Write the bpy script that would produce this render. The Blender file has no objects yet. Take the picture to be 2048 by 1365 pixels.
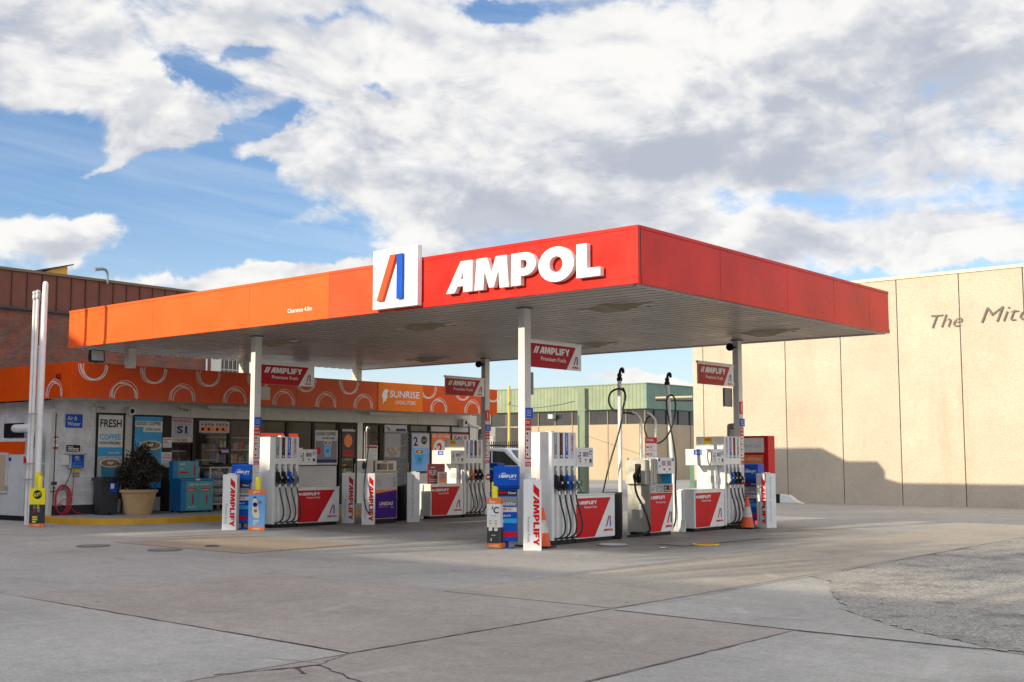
import bpy, bmesh, math, random
from mathutils import Vector, Matrix
random.seed(7)
C = bpy.context.scene.collection
sc = bpy.context.scene
R = math.radians

# ------------------------------------------------------------------ camera
cd = bpy.data.cameras.new('camera'); cam = bpy.data.objects.new('camera', cd); C.objects.link(cam)
cam.location = (9.9125, -14.7893, 1.5625)
yaw, pitch = -0.6995, 0.0985
cam.rotation_euler = (math.pi/2 + pitch, 0, -yaw)
cd.sensor_width = 36; cd.lens = 36*2339.13/2048
cd.clip_start = .1; cd.clip_end = 2000
sc.camera = cam
sc.render.resolution_x = 1024; sc.render.resolution_y = 682

# ------------------------------------------------------------------ sun
SUN = Vector((.25, 1, -.31)).normalized()
ld = bpy.data.lights.new('sun', 'SUN'); lo = bpy.data.objects.new('sun', ld); C.objects.link(lo)
ld.energy = 5.0; ld.angle = R(.5); ld.color = (1, .86, .64)
lo.rotation_euler = SUN.to_track_quat('-Z', 'Y').to_euler()
sc.view_settings.view_transform = 'Standard'; sc.view_settings.look = 'None'
sc.view_settings.exposure = .10; sc.view_settings.gamma = 1

# ------------------------------------------------------------------ node helpers
class NT:
    def __init__(s, tree): s.t = tree; s.n = tree.nodes; s.l = tree.links
    def node(s, typ, **kw):
        n = s.n.new(typ)
        for k, v in kw.items(): setattr(n, k, v)
        return n
    def put(s, sock, v):
        if v is None: return
        if hasattr(v, 'is_output') or isinstance(v, bpy.types.NodeSocket): s.l.new(v, sock)
        else: sock.default_value = v
    def m(s, op, a, b=None, c=None, clamp=False):
        n = s.node('ShaderNodeMath', operation=op, use_clamp=clamp)
        s.put(n.inputs[0], a); s.put(n.inputs[1], b); s.put(n.inputs[2], c)
        return n.outputs[0]
    def vm(s, op, a, b=None):
        n = s.node('ShaderNodeVectorMath', operation=op)
        s.put(n.inputs[0], a); s.put(n.inputs[1], b)
        return n.outputs['Value'] if op in ('DOT_PRODUCT', 'LENGTH') else n.outputs[0]
    def xyz(s, x, y, z):
        n = s.node('ShaderNodeCombineXYZ'); s.put(n.inputs[0], x); s.put(n.inputs[1], y); s.put(n.inputs[2], z); return n.outputs[0]
    def noise(s, v, scale, det=4, rough=.55, dist=0, color=False):
        n = s.node('ShaderNodeTexNoise'); s.put(n.inputs['Vector'], v)
        n.inputs['Scale'].default_value = scale; n.inputs['Detail'].default_value = det
        n.inputs['Roughness'].default_value = rough; n.inputs['Distortion'].default_value = dist
        return n.outputs[1 if color else 0]
    def rng(s, v, a, b, c=0., d=1., smooth=False):
        n = s.node('ShaderNodeMapRange'); n.interpolation_type = 'SMOOTHSTEP' if smooth else 'LINEAR'
        s.put(n.inputs[0], v); n.inputs[1].default_value = a; n.inputs[2].default_value = b
        n.inputs[3].default_value = c; n.inputs[4].default_value = d
        return n.outputs[0]
    def mix(s, f, a, b, mode='MIX'):
        n = s.node('ShaderNodeMix', data_type='RGBA', blend_type=mode)
        s.put(n.inputs[0], f)
        for i, v in ((6, a), (7, b)):
            if isinstance(v, tuple) and len(v) == 3: v = (*v, 1)
            s.put(n.inputs[i], v)
        return n.outputs[2]

# ------------------------------------------------------------------ world: Nishita sky with procedural clouds laid out by direction
w = bpy.data.worlds.new('World'); sc.world = w; w.use_nodes = True
T = NT(w.node_tree); T.n.clear()
out = T.node('ShaderNodeOutputWorld'); bg = T.node('ShaderNodeBackground'); T.l.new(bg.outputs[0], out.inputs[0])
sky = T.node('ShaderNodeTexSky'); sky.sky_type = 'NISHITA'; sky.sun_disc = False
sky.sun_elevation = R(16.7); sky.sun_rotation = R(194); sky.air_density = 1.0; sky.dust_density = .4; sky.ozone_density = 1.5
bg.inputs['Strength'].default_value = .13
K = 1/.13                                   # cloud radiance is given for strength 1
tc = T.node('ShaderNodeTexCoord'); D = tc.outputs['Generated']
sx = T.node('ShaderNodeSeparateXYZ'); T.l.new(D, sx.inputs[0])
YA = 0.6995                                 # fixed azimuth the cloud field is measured from
fw = T.vm('DOT_PRODUCT', D, (-math.sin(YA), math.cos(YA), 0)); rt = T.vm('DOT_PRODUCT', D, (math.cos(YA), math.sin(YA), 0))
fwc = T.m('MAXIMUM', fw, .08)
A = T.m('DIVIDE', rt, fwc); E = T.m('DIVIDE', sx.outputs[2], fwc)
wc = T.node('ShaderNodeSeparateXYZ'); T.l.new(T.noise(D, 7.5, 6, .62, .3, color=True), wc.inputs[0])
A0, E0 = A, E
A = T.m('ADD', A, T.m('MULTIPLY', T.m('SUBTRACT', wc.outputs[0], .5), .17)); E = T.m('ADD', E, T.m('MULTIPLY', T.m('SUBTRACT', wc.outputs[1], .5), .085))
front = T.rng(fw, .1, .35, 0, 1, True)
def blob(px, py, rx, ry, amp, rot=0):       # gaussian lump at an azimuth/elevation
    a0, e0 = (px-1024)/2339, (913-py)/2339
    da = T.m('SUBTRACT', A, a0); de = T.m('SUBTRACT', E, e0)
    if rot:
        c, s_ = math.cos(R(rot)), math.sin(R(rot))
        da, de = T.m('ADD', T.m('MULTIPLY', da, c), T.m('MULTIPLY', de, s_)), T.m('SUBTRACT', T.m('MULTIPLY', de, c), T.m('MULTIPLY', da, s_))
    q = T.m('ADD', T.m('POWER', T.m('DIVIDE', da, rx/2339), 2), T.m('POWER', T.m('DIVIDE', de, ry/2339), 2))
    return T.m('MULTIPLY', T.m('EXPONENT', T.m('MULTIPLY', q, -1)), amp)
def total(bl):
    s_ = None
    for b in bl: v = blob(*b); s_ = v if s_ is None else T.m('ADD', s_, v)
    return s_
bias = total([(90, 335, 400, 95, -.72, -6), (420, 400, 250, 66, -.62, -6), (510, 252, 100, 30, -.62, 10), (360, 118, 120, 40, -.50, -25), (480, 88, 60, 14, -.35, 0), (990, 12, 110, 26, -.60),
              (1470, 400, 150, 30, -.24, 0), (1940, 400, 120, 25, -.1, 0), (640, 25, 60, 16, -.2), (720, 195, 40, 16, -.25), (300, 510, 300, 40, -.42), (640, 495, 130, 20, -.35), (110, 455, 170, 50, .55), (290, 268, 120, 40, .85, 12), (190, 335, 90, 22, .70, 8),
              (800, 320, 380, 90, .30), (1400, 200, 600, 170, .22), (100, 120, 260, 100, .32), (640, 275, 180, 40, .25, 8), (1700, 480, 300, 38, .25), (1900, 535, 300, 18, -.40), (1200, 720, 900, 75, -.42), (1330, 758, 150, 14, .55), (700, 520, 180, 40, .25), (560, 425, 110, 26, .42, 6), (600, 530, 160, 26, .45), (420, 545, 120, 14, .3)])
bias = T.m('MULTIPLY', bias, front)
def dens(dA, dE, det):
    x = T.m('ADD', rt, dA); z = T.m('ADD', sx.outputs[2], dE)
    v = T.xyz(x, T.m('MULTIPLY', fw, 1.0), T.m('MULTIPLY', z, 1.75))
    n1 = T.noise(v, 3.4, det, .60, .35)
    n2 = T.noise(v, 11.0, det, .62, .5)
    n3 = T.noise(v, 30.0, max(det-4, 2), .5, .3)
    return T.m('ADD', T.m('ADD', T.m('MULTIPLY', n1, .58), T.m('MULTIPLY', n2, .32)), T.m('MULTIPLY', n3, .10))
n0 = dens(0, 0, 8); n_up = dens(-.010, .018, 5); n_up2 = dens(-.02, .05, 3)
def full(n): return T.m('ADD', T.m('ADD', T.m('MULTIPLY', T.m('SUBTRACT', n, .5), 2.1), .62), T.m('MULTIPLY', bias, .95))
d0 = full(n0)
cover = T.rng(d0, .40, .66, 0, 1, True)
thick = T.rng(d0, .48, .80, 0, 1, True)
relief = T.rng(T.m('SUBTRACT', n0, n_up), -.05, .05, 0, 1)       # lit tops, dull bases
relief2 = T.rng(T.m('SUBTRACT', n0, n_up2), -.10, .10, 0, 1)
greyb = T.m('MULTIPLY', total([(1250, 305, 560, 60, .75, -4), (640, 20, 420, 55, .85), (1500, 90, 500, 50, .35), (1750, 330, 420, 40, .6), (150, 500, 130, 26, .55), (250, 60, 200, 40, .25), (1000, 370, 330, 30, .5, -5), (760, 200, 200, 22, .25)]), front)
big = T.rng(T.noise(D, 2.3, 3, .5), .38, .66)
gg = T.m('MULTIPLY', T.m('ADD', T.m('MULTIPLY', big, .40), T.m('MULTIPLY', greyb, .62)), thick)
rl = T.m('ADD', T.m('MULTIPLY', T.m('SUBTRACT', .5, relief), .52), T.m('MULTIPLY', T.m('SUBTRACT', .5, relief2), .80))
g = T.rng(T.m('ADD', T.m('ADD', gg, rl), .06), -.42, 1.12, 0, 1, True)
ccol = T.mix(g, (.93*K, .915*K, .885*K), (.47*K, .50*K, .575*K))
# thin streaks of cirrus in the blue
cv = T.xyz(T.m('MULTIPLY', rt, 1.2), T.m('MULTIPLY', fw, 1.2), T.m('MULTIPLY', T.m('ADD', sx.outputs[2], T.m('MULTIPLY', rt, .17)), 17))
cir = T.rng(T.noise(cv, 2.2, 6, .62, .4), .45, .80, 0, .30)
low = T.rng(sx.outputs[2], .0, .20, .62, 0.02)
skyb = T.mix(1, sky.outputs[0], (.86, 1.04, 1.30), 'MULTIPLY')
skyc = T.mix(T.m('ADD', cir, low, clamp=True), skyb, (.78*K, .83*K, .90*K))
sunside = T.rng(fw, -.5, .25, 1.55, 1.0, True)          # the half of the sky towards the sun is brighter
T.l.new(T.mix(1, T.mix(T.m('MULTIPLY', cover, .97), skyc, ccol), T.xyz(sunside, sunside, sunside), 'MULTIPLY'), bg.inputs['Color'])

# ------------------------------------------------------------------ materials
def srgb(r, g, b):
    f = lambda c: ((c/255+.055)/1.055)**2.4 if c > 10 else c/255/12.92
    return (f(r), f(g), f(b))
MATS = {}
def mat(name, col, rough=.5, metal=0, var=.08, scale=3, bump=0, bscale=40, spec=.5, coat=0, dirt=0):
    if name in MATS: return MATS[name]
    m = bpy.data.materials.new(name); m.use_nodes = True; t = NT(m.node_tree)
    p = t.n['Principled BSDF']; tcn = t.node('ShaderNodeTexCoord'); v = tcn.outputs['Object']
    n = t.noise(v, scale, 5, .6)
    f = t.rng(n, .3, .7, 1-var, 1+var)
    c = t.mix(1, (*col, 1), t.xyz(f, f, f), 'MULTIPLY')
    if dirt:
        dn = t.rng(t.noise(v, 1.7, 8, .7, .5), .52, .75, 0, dirt, True)
        c = t.mix(dn, c, tuple(x*.35+.02 for x in col))
    t.l.new(c, p.inputs['Base Color'])
    p.inputs['Metallic'].default_value = metal; p.inputs['Specular IOR Level'].default_value = spec
    t.l.new(t.rng(t.noise(v, scale*2, 4), .3, .7, max(rough-.07, .02), min(rough+.07, 1)), p.inputs['Roughness'])
    if coat: p.inputs['Coat Weight'].default_value = coat; p.inputs['Coat Roughness'].default_value = .12
    if bump:
        b = t.node('ShaderNodeBump'); b.inputs['Strength'].default_value = bump; b.inputs['Distance'].default_value = .01
        t.l.new(t.noise(v, bscale, 6, .65), b.inputs['Height']); t.l.new(b.outputs[0], p.inputs['Normal'])
    MATS[name] = m; return m
WHITE = mat('white_paint', (.76, .76, .745), .38, dirt=.22)
WHITE2 = mat('aged_white_paint', (.66, .65, .62), .5, dirt=.22)
OFFW = mat('cream_panel', (.62, .60, .54), .5, dirt=.15)
RED = mat('red_vinyl', (.58, .006, .014), .40, var=.05, spec=.22)
REDF = mat('red_fascia', (.60, .027, .018), .30, var=.20, scale=.9, spec=.18, dirt=.10)  # tone variation paints soft cloud-shadow and reflection mottling along with fading; dirt is dust
ORF = mat('orange_red_fascia', (.78, .085, .025), .38, var=.10, scale=.7, spec=.25)
ORG = mat('orange_fascia', (.80, .118, .020), .42, var=.10, scale=.7, spec=.25)
STOREO = mat('store_orange', (.64, .066, .002), .25, var=.12, scale=.8, spec=.25)
STORES = mat('store_sign_orange', (.80, .17, .004), .30, var=.08, scale=.8, spec=.25)
ORANGE = mat('orange_print', (.85, .20, .03), .4)
BLUE = mat('blue_vinyl', (.004, .085, .50), .35, spec=.25)
NAVY = mat('navy_plastic', (.004, .010, .15), .35, spec=.25)
CYAN = mat('cyan_print', (.02, .38, .75), .4)
SKYB = mat('light_blue_print', (.16, .42, .80), .4)
BLACK = mat('black_plastic', (.009, .009, .010), .45, spec=.3)
RUBBER = mat('black_rubber', (.010, .010, .010), .45)
DARK = mat('dark_charcoal', (.03, .03, .035), .5)
GREY = mat('grey_vinyl', (.22, .25, .27), .4)
LGREY = mat('light_grey', (.50, .51, .52), .4)
MGREY = mat('mid_grey_box', (.16, .17, .18), .4)
STEEL = mat('brushed_steel', (.55, .54, .50), .33, metal=.9, var=.12)
STEELC = mat('steel_case', (.46, .45, .40), .38, metal=.55, var=.12, dirt=.15)
GALV = mat('galvanised', (.52, .51, .49), .45, metal=.4, var=.15, dirt=.2)
YEL = mat('yellow_plastic', (.85, .72, .02), .35)
YELK = mat('yellow_kerb_paint', (.62, .33, .015), .6, dirt=.45, bump=.3)
PURP = mat('purple_print', (.045, .004, .22), .4, spec=.2)
LCD = mat('display_screen', (.30, .24, .36), .2)
GLASSD = mat('dark_glass', (.012, .014, .018), .04, spec=.8)
BROWN = mat('dark_brown_frame', (.012, .008, .006), .45, spec=.3)
TEAL = mat('teal_print', (.09, .36, .36), .4)
TBLUE = mat('freezer_blue', (.01, .20, .50), .35)
CUPB = mat('blue_cup_print', (.02, .25, .40), .4)
COFFEE = mat('coffee_print', (.28, .15, .05), .4)
CREAM = mat('cream_print', (.72, .66, .52), .4)
TERRA = mat('planter_clay', (.50, .33, .17), .7, var=.15, dirt=.2, bump=.2)
TYRE = mat('tyre', (.015, .015, .015), .8)
CARW = mat('white_car_paint', (.72, .73, .74), .2, coat=.6)
HOSER = mat('red_air_hose', (.55, .02, .05), .4)
CONEO = mat('cone_orange', (.75, .10, .012), .5, dirt=.25)
LAMP = mat('soffit_lamp_lens', (.30, .255, .16), .35, dirt=.3)
SOFF = mat('soffit_strip', (.38, .345, .305), .36, var=.14, scale=.8, dirt=.25)
SOFFD = mat('soffit_groove', (.15, .135, .12), .7)
GREENP = mat('pale_green_steel', (.18, .23, .15), .5, var=.1, dirt=.15)
GREEND = mat('green_steel', (.07, .17, .11), .45)
BRONZE = mat('mesh_tan', (.45, .34, .24), .7)
WIN = mat('dusty_window', (.035, .033, .032), .12, spec=.7, var=.35, scale=.5)

RED2 = mat('deep_red_board', (.42, .004, .014), .40, var=.05, spec=.2)
def custom(name, fn):
    m = bpy.data.materials.new(name); m.use_nodes = True; t = NT(m.node_tree)
    fn(t, t.n['Principled BSDF'], t.node('ShaderNodeTexCoord').outputs['Object']); MATS[name] = m; return m
def bumpto(t, p, h, st, dist=.01):
    b = t.node('ShaderNodeBump'); b.inputs['Strength'].default_value = st; b.inputs['Distance'].default_value = dist
    t.l.new(h, b.inputs['Height']); t.l.new(b.outputs[0], p.inputs['Normal'])
def concrete(name, col, dark=.55):
    def fn(t, p, v):
        big = t.rng(t.noise(v, .22, 5, .6, .6), .3, .7, .80, 1.14)
        st = t.noise(v, .9, 9, .72, .8)
        stc = t.rng(st, .50, .72, 0, .42, True)
        fine = t.m('MULTIPLY', t.rng(t.noise(v, 60, 3, .75), .3, .7, .80, 1.18), t.rng(t.noise(v, 22, 4, .75), .3, .7, .80, 1.18))
        n3 = t.rng(t.noise(v, 6, 6, .75), .3, .7, .85, 1.13)
        f = t.m('MULTIPLY', t.m('MULTIPLY', big, fine), n3)
        c = t.mix(1, (*col, 1), t.xyz(f, f, f), 'MULTIPLY')
        c = t.mix(stc, c, tuple(x*dark for x in col))
        # long sweeping tyre smears
        sv = t.node('ShaderNodeMapping'); t.l.new(v, sv.inputs[0]); sv.inputs['Rotation'].default_value = (0, 0, R(24)); sv.inputs['Scale'].default_value = (.25, 2.6, 1)
        sm = t.rng(t.noise(sv.outputs[0], 1.0, 7, .65, 1.2), .50, .70, 0, .30, True)
        c = t.mix(sm, c, tuple(min(1, x*.66) for x in col))
        sw = t.rng(t.noise(sv.outputs[0], 1.7, 6, .7, 1.6), .56, .74, 0, .28, True)
        c = t.mix(sw, c, tuple(min(1, x*1.35) for x in col))
        wv = t.node('ShaderNodeTexWave'); wv.wave_type = 'RINGS'; wv.rings_direction = 'Z'; mp2 = t.node('ShaderNodeMapping'); t.l.new(v, mp2.inputs[0]); mp2.inputs['Location'].default_value = (5, 9, 0)
        t.l.new(mp2.outputs[0], wv.inputs['Vector']); wv.inputs['Scale'].default_value = .35; wv.inputs['Distortion'].default_value = 9; wv.inputs['Detail'].default_value = 3; wv.inputs['Detail Scale'].default_value = .35
        arc_ = t.m('MULTIPLY', t.rng(wv.outputs[1], .90, 1.0, 0, 1, True), t.rng(t.noise(v, .6, 4), .5, .66, 0, .30, True))
        c = t.mix(arc_, c, tuple(x*1.4 for x in col))
        dr = t.node('ShaderNodeTexVoronoi'); t.l.new(v, dr.inputs['Vector']); dr.inputs['Scale'].default_value = .42
        c = t.mix(t.m('MULTIPLY', t.rng(t.m('ADD', dr.outputs['Distance'], t.m('MULTIPLY', t.noise(v, 5, 5), .22)), .14, .34, .55, 0, True), t.rng(t.noise(v, .35, 2), .42, .60, 0, 1)), c, tuple(x*.42 for x in col))
        vo = t.node('ShaderNodeTexVoronoi'); t.l.new(v, vo.inputs['Vector']); vo.inputs['Scale'].default_value = 1.1; vo.inputs['Randomness'].default_value = 1
        spot = t.rng(vo.outputs['Distance'], .022, .042, .8, 0, True)
        c = t.mix(spot, c, (.05, .045, .045))
        # fuel and oil soaked into the concrete round the pump islands
        xs_ = t.node('ShaderNodeSeparateXYZ'); t.l.new(v, xs_.inputs[0]); on = t.m('MULTIPLY', t.m('SUBTRACT', t.noise(v, .7, 7, .7, .6), .5), 3.2)
        def soak(x0, x1, y0, y1, e=.9):
            q = None
            for k, a_, b_ in ((0, x0-e, x0+e), (0, x1+e, x1-e), (1, y0-e*.6, y0+e*.6), (1, y1+e, y1-e)):
                r_ = t.rng(t.m('ADD', xs_.outputs[k], t.m('MULTIPLY', on, .55 if k == 0 else .3)), a_, b_, 0, 1, True); q = r_ if q is None else t.m('MULTIPLY', q, r_)
            return q
        oil = t.m('MULTIPLY', t.m('MAXIMUM', soak(-5.6, -.4, 1.3, 9.6), soak(-13.4, -7.6, 1.6, 9.6)), t.rng(t.noise(v, 1.6, 7, .7), .25, .65, .95, .45))
        c = t.mix(oil, c, (.125, .115, .105))
        t.l.new(c, p.inputs['Base Color'])
        t.l.new(t.rng(st, .3, .7, .55, .85), p.inputs['Roughness'])
        bumpto(t, p, t.m('ADD', t.noise(v, 120, 4, .7), t.m('MULTIPLY', t.noise(v, 9, 5), .7)), .35, .006)
    return custom(name, fn)
CON = concrete('concrete_grey', (.365, .352, .335))
CONP = concrete('concrete_pinkish', (.372, .332, .300))
CONW = concrete('concrete_warm', (.39, .352, .30))
CONL = concrete('concrete_pale', (.41, .397, .370))
CONB = concrete('concrete_brown', (.37, .305, .225))
CONO = concrete('concrete_oily', (.20, .185, .17), .45)
def gravel(t, p, v):
    vo = t.node('ShaderNodeTexVoronoi'); t.l.new(v, vo.inputs['Vector']); vo.inputs['Scale'].default_value = 44
    f = t.rng(vo.outputs['Color'], 0, 1, .45, 1.5)
    c = t.mix(1, (.38, .36, .33, 1), t.xyz(f, f, f), 'MULTIPLY')
    c = t.mix(t.rng(t.noise(v, 1.4, 8, .7), .46, .66, 0, .60, True), c, (.12, .115, .105))
    c = t.mix(t.rng(t.noise(v, .5, 6, .7), .50, .7, 0, .5, True), c, (.38, .35, .31))
    t.l.new(c, p.inputs['Base Color']); p.inputs['Roughness'].default_value = .9
    bumpto(t, p, t.m('ADD', vo.outputs['Distance'], t.noise(v, 90, 4)), .8, .016)
GRAVEL = custom('gravel_seal', gravel)
def joint(t, p, v):
    t.l.new(t.mix(t.noise(v, 30, 5), (.03, .025, .022), (.14, .12, .11)), p.inputs['Base Color']); p.inputs['Roughness'].default_value = .95
JOINT = custom('joint_filler', joint)
def aggregate(t, p, v):
    vo = t.node('ShaderNodeTexVoronoi'); t.l.new(v, vo.inputs['Vector']); vo.inputs['Scale'].default_value = 30
    f = t.rng(vo.outputs['Color'], 0, 1, .89, 1.08)
    n = t.rng(t.noise(v, .5, 6, .65), .3, .7, .88, 1.10)
    oi = t.node('ShaderNodeObjectInfo'); n = t.m('MULTIPLY', n, t.rng(oi.outputs['Random'], 0, 1, .93, 1.05))
    c = t.mix(1, (.535, .450, .350, 1), t.xyz(t.m('MULTIPLY', f, n), t.m('MULTIPLY', f, n), t.m('MULTIPLY', f, n)), 'MULTIPLY')
    mp = t.node('ShaderNodeMapping'); t.l.new(v, mp.inputs[0]); mp.inputs['Scale'].default_value = (1.1, 1, .12)
    c = t.mix(t.rng(t.noise(mp.outputs[0], 1.5, 7, .7, .3), .54, .78, 0, .42, True), c, (.36, .27, .18))
    t.l.new(c, p.inputs['Base Color']); p.inputs['Roughness'].default_value = .85
    bumpto(t, p, vo.outputs['Distance'], .6, .02)
AGG = custom('exposed_aggregate', aggregate)
TILT = mat('tilt_panel', (.40, .315, .21), .75, var=.1, scale=.6, bump=.2)
def brick(c1, c2, mo, sc_=1.0, rot=(R(90), 0, R(90)), bw=.24, rh=.086, ms=.010, bump=.5):
    def fn(t, p, v):
        mp = t.node('ShaderNodeMapping'); t.l.new(v, mp.inputs[0])
        s_ = t.node('ShaderNodeSeparateXYZ'); t.l.new(v, s_.inputs[0])
        vv = t.xyz(t.m('ADD', s_.outputs[0], s_.outputs[1]), s_.outputs[2], 0)
        b = t.node('ShaderNodeTexBrick'); t.l.new(vv, b.inputs['Vector'])
        b.inputs['Scale'].default_value = 1; b.inputs['Brick Width'].default_value = bw; b.inputs['Row Height'].default_value = rh
        b.inputs['Mortar Size'].default_value = ms; b.inputs['Color1'].default_value = (*c1, 1); b.inputs['Color2'].default_value = (*c2, 1); b.inputs['Mortar'].default_value = (*mo, 1)
        b.inputs['Bias'].default_value = -.1
        f = t.rng(t.noise(v, 2.5, 7, .7), .3, .7, .7, 1.25)
        t.l.new(t.mix(1, b.outputs[0], t.xyz(f, f, f), 'MULTIPLY'), p.inputs['Base Color']); p.inputs['Roughness'].default_value = .85
        bumpto(t, p, t.m('SUBTRACT', 1, b.outputs[1]), bump, .01)
    return fn
BRICK = custom('red_brown_brick', brick((.25, .062, .030), (.13, .046, .036), (.12, .09, .075), rh=.064, bw=.19))
WBRICK = custom('white_painted_brick', brick((.75, .75, .75), (.71, .71, .72), (.66, .66, .66), bump=.35, ms=.006))
def cladding(name, col, pitch, ax):
    def fn(t, p, v):
        s_ = t.node('ShaderNodeSeparateXYZ'); t.l.new(v, s_.inputs[0])
        q = t.m('FRACT', t.m('DIVIDE', s_.outputs[ax], pitch))
        g_ = t.rng(t.m('ABSOLUTE', t.m('SUBTRACT', q, .5)), .36, .46, 0, 1, True)
        f = t.rng(t.noise(v, 1.2, 6), .3, .7, .85, 1.12)
        t.l.new(t.mix(1, (*col, 1), t.xyz(f, f, f), 'MULTIPLY'), p.inputs['Base Color']); p.inputs['Roughness'].default_value = .5
        bumpto(t, p, g_, 1, .03)
    return custom(name, fn)
CLADG = cladding('green_corrugated', (.22, .27, .165), .3, 0)
CLADGY = cladding('green_corrugated_shaded', (.15, .24, .19), .3, 1)  # side copy of the same cladding, its shade painted in as a darker green
def leafm(t, p, v):
    t.l.new(t.mix(t.noise(v, 8, 4), (.012, .011, .007), (.045, .030, .020)), p.inputs['Base Color']); p.inputs['Roughness'].default_value = .6
LEAF = custom('dark_plum_leaf', leafm)
GLEAF = mat('green_leaf', (.05, .09, .03), .6)
BARK = mat('bark', (.12, .09, .06), .9)
def glassm():
    m = bpy.data.materials.new('window_glass'); m.use_nodes = True; t = NT(m.node_tree); t.n.clear()
    o = t.node('ShaderNodeOutputMaterial'); tr = t.node('ShaderNodeBsdfTransparent'); tr.inputs[0].default_value = (.86, .87, .86, 1)
    gl = t.node('ShaderNodeBsdfGlossy'); gl.inputs['Roughness'].default_value = .02
    fr = t.node('ShaderNodeFresnel'); fr.inputs[0].default_value = 1.5
    mx = t.node('ShaderNodeMixShader'); t.l.new(t.m('MULTIPLY', fr.outputs[0], .8), mx.inputs[0]); t.l.new(tr.outputs[0], mx.inputs[1]); t.l.new(gl.outputs[0], mx.inputs[2]); t.l.new(mx.outputs[0], o.inputs[0])
    return m
GLASS = glassm()
def checkm(t, p, v):
    s_ = t.node('ShaderNodeSeparateXYZ'); t.l.new(v, s_.inputs[0])
    k = 1/.055
    a_ = t.m('FRACT', t.m('MULTIPLY', t.m('ADD', s_.outputs[0], s_.outputs[1]), k)); b_ = t.m('FRACT', t.m('MULTIPLY', s_.outputs[2], k))
    f = t.m('MAXIMUM', t.rng(a_, .55, .6), t.rng(b_, .55, .6))
    t.l.new(t.mix(f, (.05, .06, .14), (.45, .45, .50)), p.inputs['Base Color']); p.inputs['Roughness'].default_value = .5
    bumpto(t, p, t.noise(v, 9, 4), .8, .03)
CHECK = custom('checked_woven_bag', checkm)
def emis(name, col, s):
    m = bpy.data.materials.new(name); m.use_nodes = True; p = m.node_tree.nodes['Principled BSDF']
    p.inputs['Base Color'].default_value = (*col, 1); p.inputs['Emission Color'].default_value = (*col, 1); p.inputs['Emission Strength'].default_value = s; return m
LIT = emis('lit_menu_panel', (.85, .045, .015), .75)
LITW = emis('lit_shop_tube', (1, .9, .75), 7.0)

# ------------------------------------------------------------------ glyphs
def arc(cx, cy, rx, ry, a0, a1, n=10): return [(cx+rx*math.cos(R(a0+(a1-a0)*i/n)), cy+ry*math.sin(R(a0+(a1-a0)*i/n))) for i in range(n+1)]
GL = {
 'A': (.92, [[(0, 0), (.30, 0), (.39, .2), (.59, .2), (.59, 0), (.90, 0), (.90, 1), (.50, 1)], [(.49, .41), (.59, .41), (.59, .68)]]),
 'M': (1.14, [[(0, 0), (.07, 1), (.42, 1), (.56, .50), (.70, 1), (1.05, 1), (1.12, 0), (.83, 0), (.79, .58), (.64, .04), (.48, .04), (.33, .58), (.29, 0)]]),
 'P': (.80, [[(0, 0), (.30, 0), (.30, .28), (.42, .28)] + arc(.42, .64, .36, .36, -90, 90) + [(0, 1)], [(.30, .51), (.40, .51)] + arc(.40, .64, .10, .13, -90, 90, 6) + [(.30, .77)]]),
 'O': (1.08, [arc(.53, .5, .53, .53, 0, 354, 59), arc(.53, .5, .20, .24, 0, 350, 35)]),
 'L': (.70, [[(0, 0), (.68, 0), (.68, .26), (.30, .26), (.30, 1), (0, 1)]]),
 'I': (.33, [[(0, 0), (.30, 0), (.30, 1), (0, 1)]]),
 'F': (.68, [[(0, 0), (.30, 0), (.30, .36), (.62, .36), (.62, .60), (.30, .60), (.30, .76), (.68, .76), (.68, 1), (0, 1)]]),
 'Y': (.86, [[(.28, 0), (.58, 0), (.58, .4), (.88, 1), (.55, 1), (.43, .66), (.31, 1), (-.02, 1), (.28, .4)]]),
 '/': (.36, [[(-.30, 0), (-.02, 0), (.42, 1), (.14, 1)]]),
}
_cache = {}
def to_geo(ob):
    C.objects.link(ob); dg = bpy.context.evaluated_depsgraph_get(); dg.update()
    me = bpy.data.meshes.new_from_object(ob.evaluated_get(dg))
    g_ = ([tuple(v.co) for v in me.vertices], [tuple(p.vertices) for p in me.polygons])
    d = ob.data; bpy.data.objects.remove(ob); bpy.data.curves.remove(d); bpy.data.meshes.remove(me)
    return g_
def word_geo(word, ext=0):
    k = ('w', word, ext)
    if k in _cache: return _cache[k]
    cu = bpy.data.curves.new('c', 'CURVE'); cu.dimensions = '2D'; cu.fill_mode = 'BOTH' if ext else 'FRONT'; cu.extrude = ext
    x = 0
    for ch in word:
        wd, cs = GL[ch]
        for c in cs:
            s_ = cu.splines.new('POLY'); s_.points.add(len(c)-1)
            for i, q in enumerate(c): s_.points[i].co = (q[0]+x, q[1], 0, 1)
            s_.use_cyclic_u = True
        x += wd+.05
    _cache[k] = (*to_geo(bpy.data.objects.new('c', cu)), x-.05); return _cache[k]
def text_geo(s, bold=0, shear=0, ext=0):
    k = ('t', s, bold, shear, ext)
    if k in _cache: return _cache[k]
    cu = bpy.data.curves.new('c', 'FONT'); cu.body = s; cu.size = 1.37; cu.offset = bold; cu.shear = shear; cu.resolution_u = 3; cu.extrude = ext
    v, f = to_geo(bpy.data.objects.new('c', cu))
    x0 = min([q[0] for q in v], default=0); x1 = max([q[0] for q in v], default=1)
    v = [(q[0]-x0, q[1], q[2]) for q in v]
    _cache[k] = (v, f, x1-x0); return _cache[k]

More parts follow.
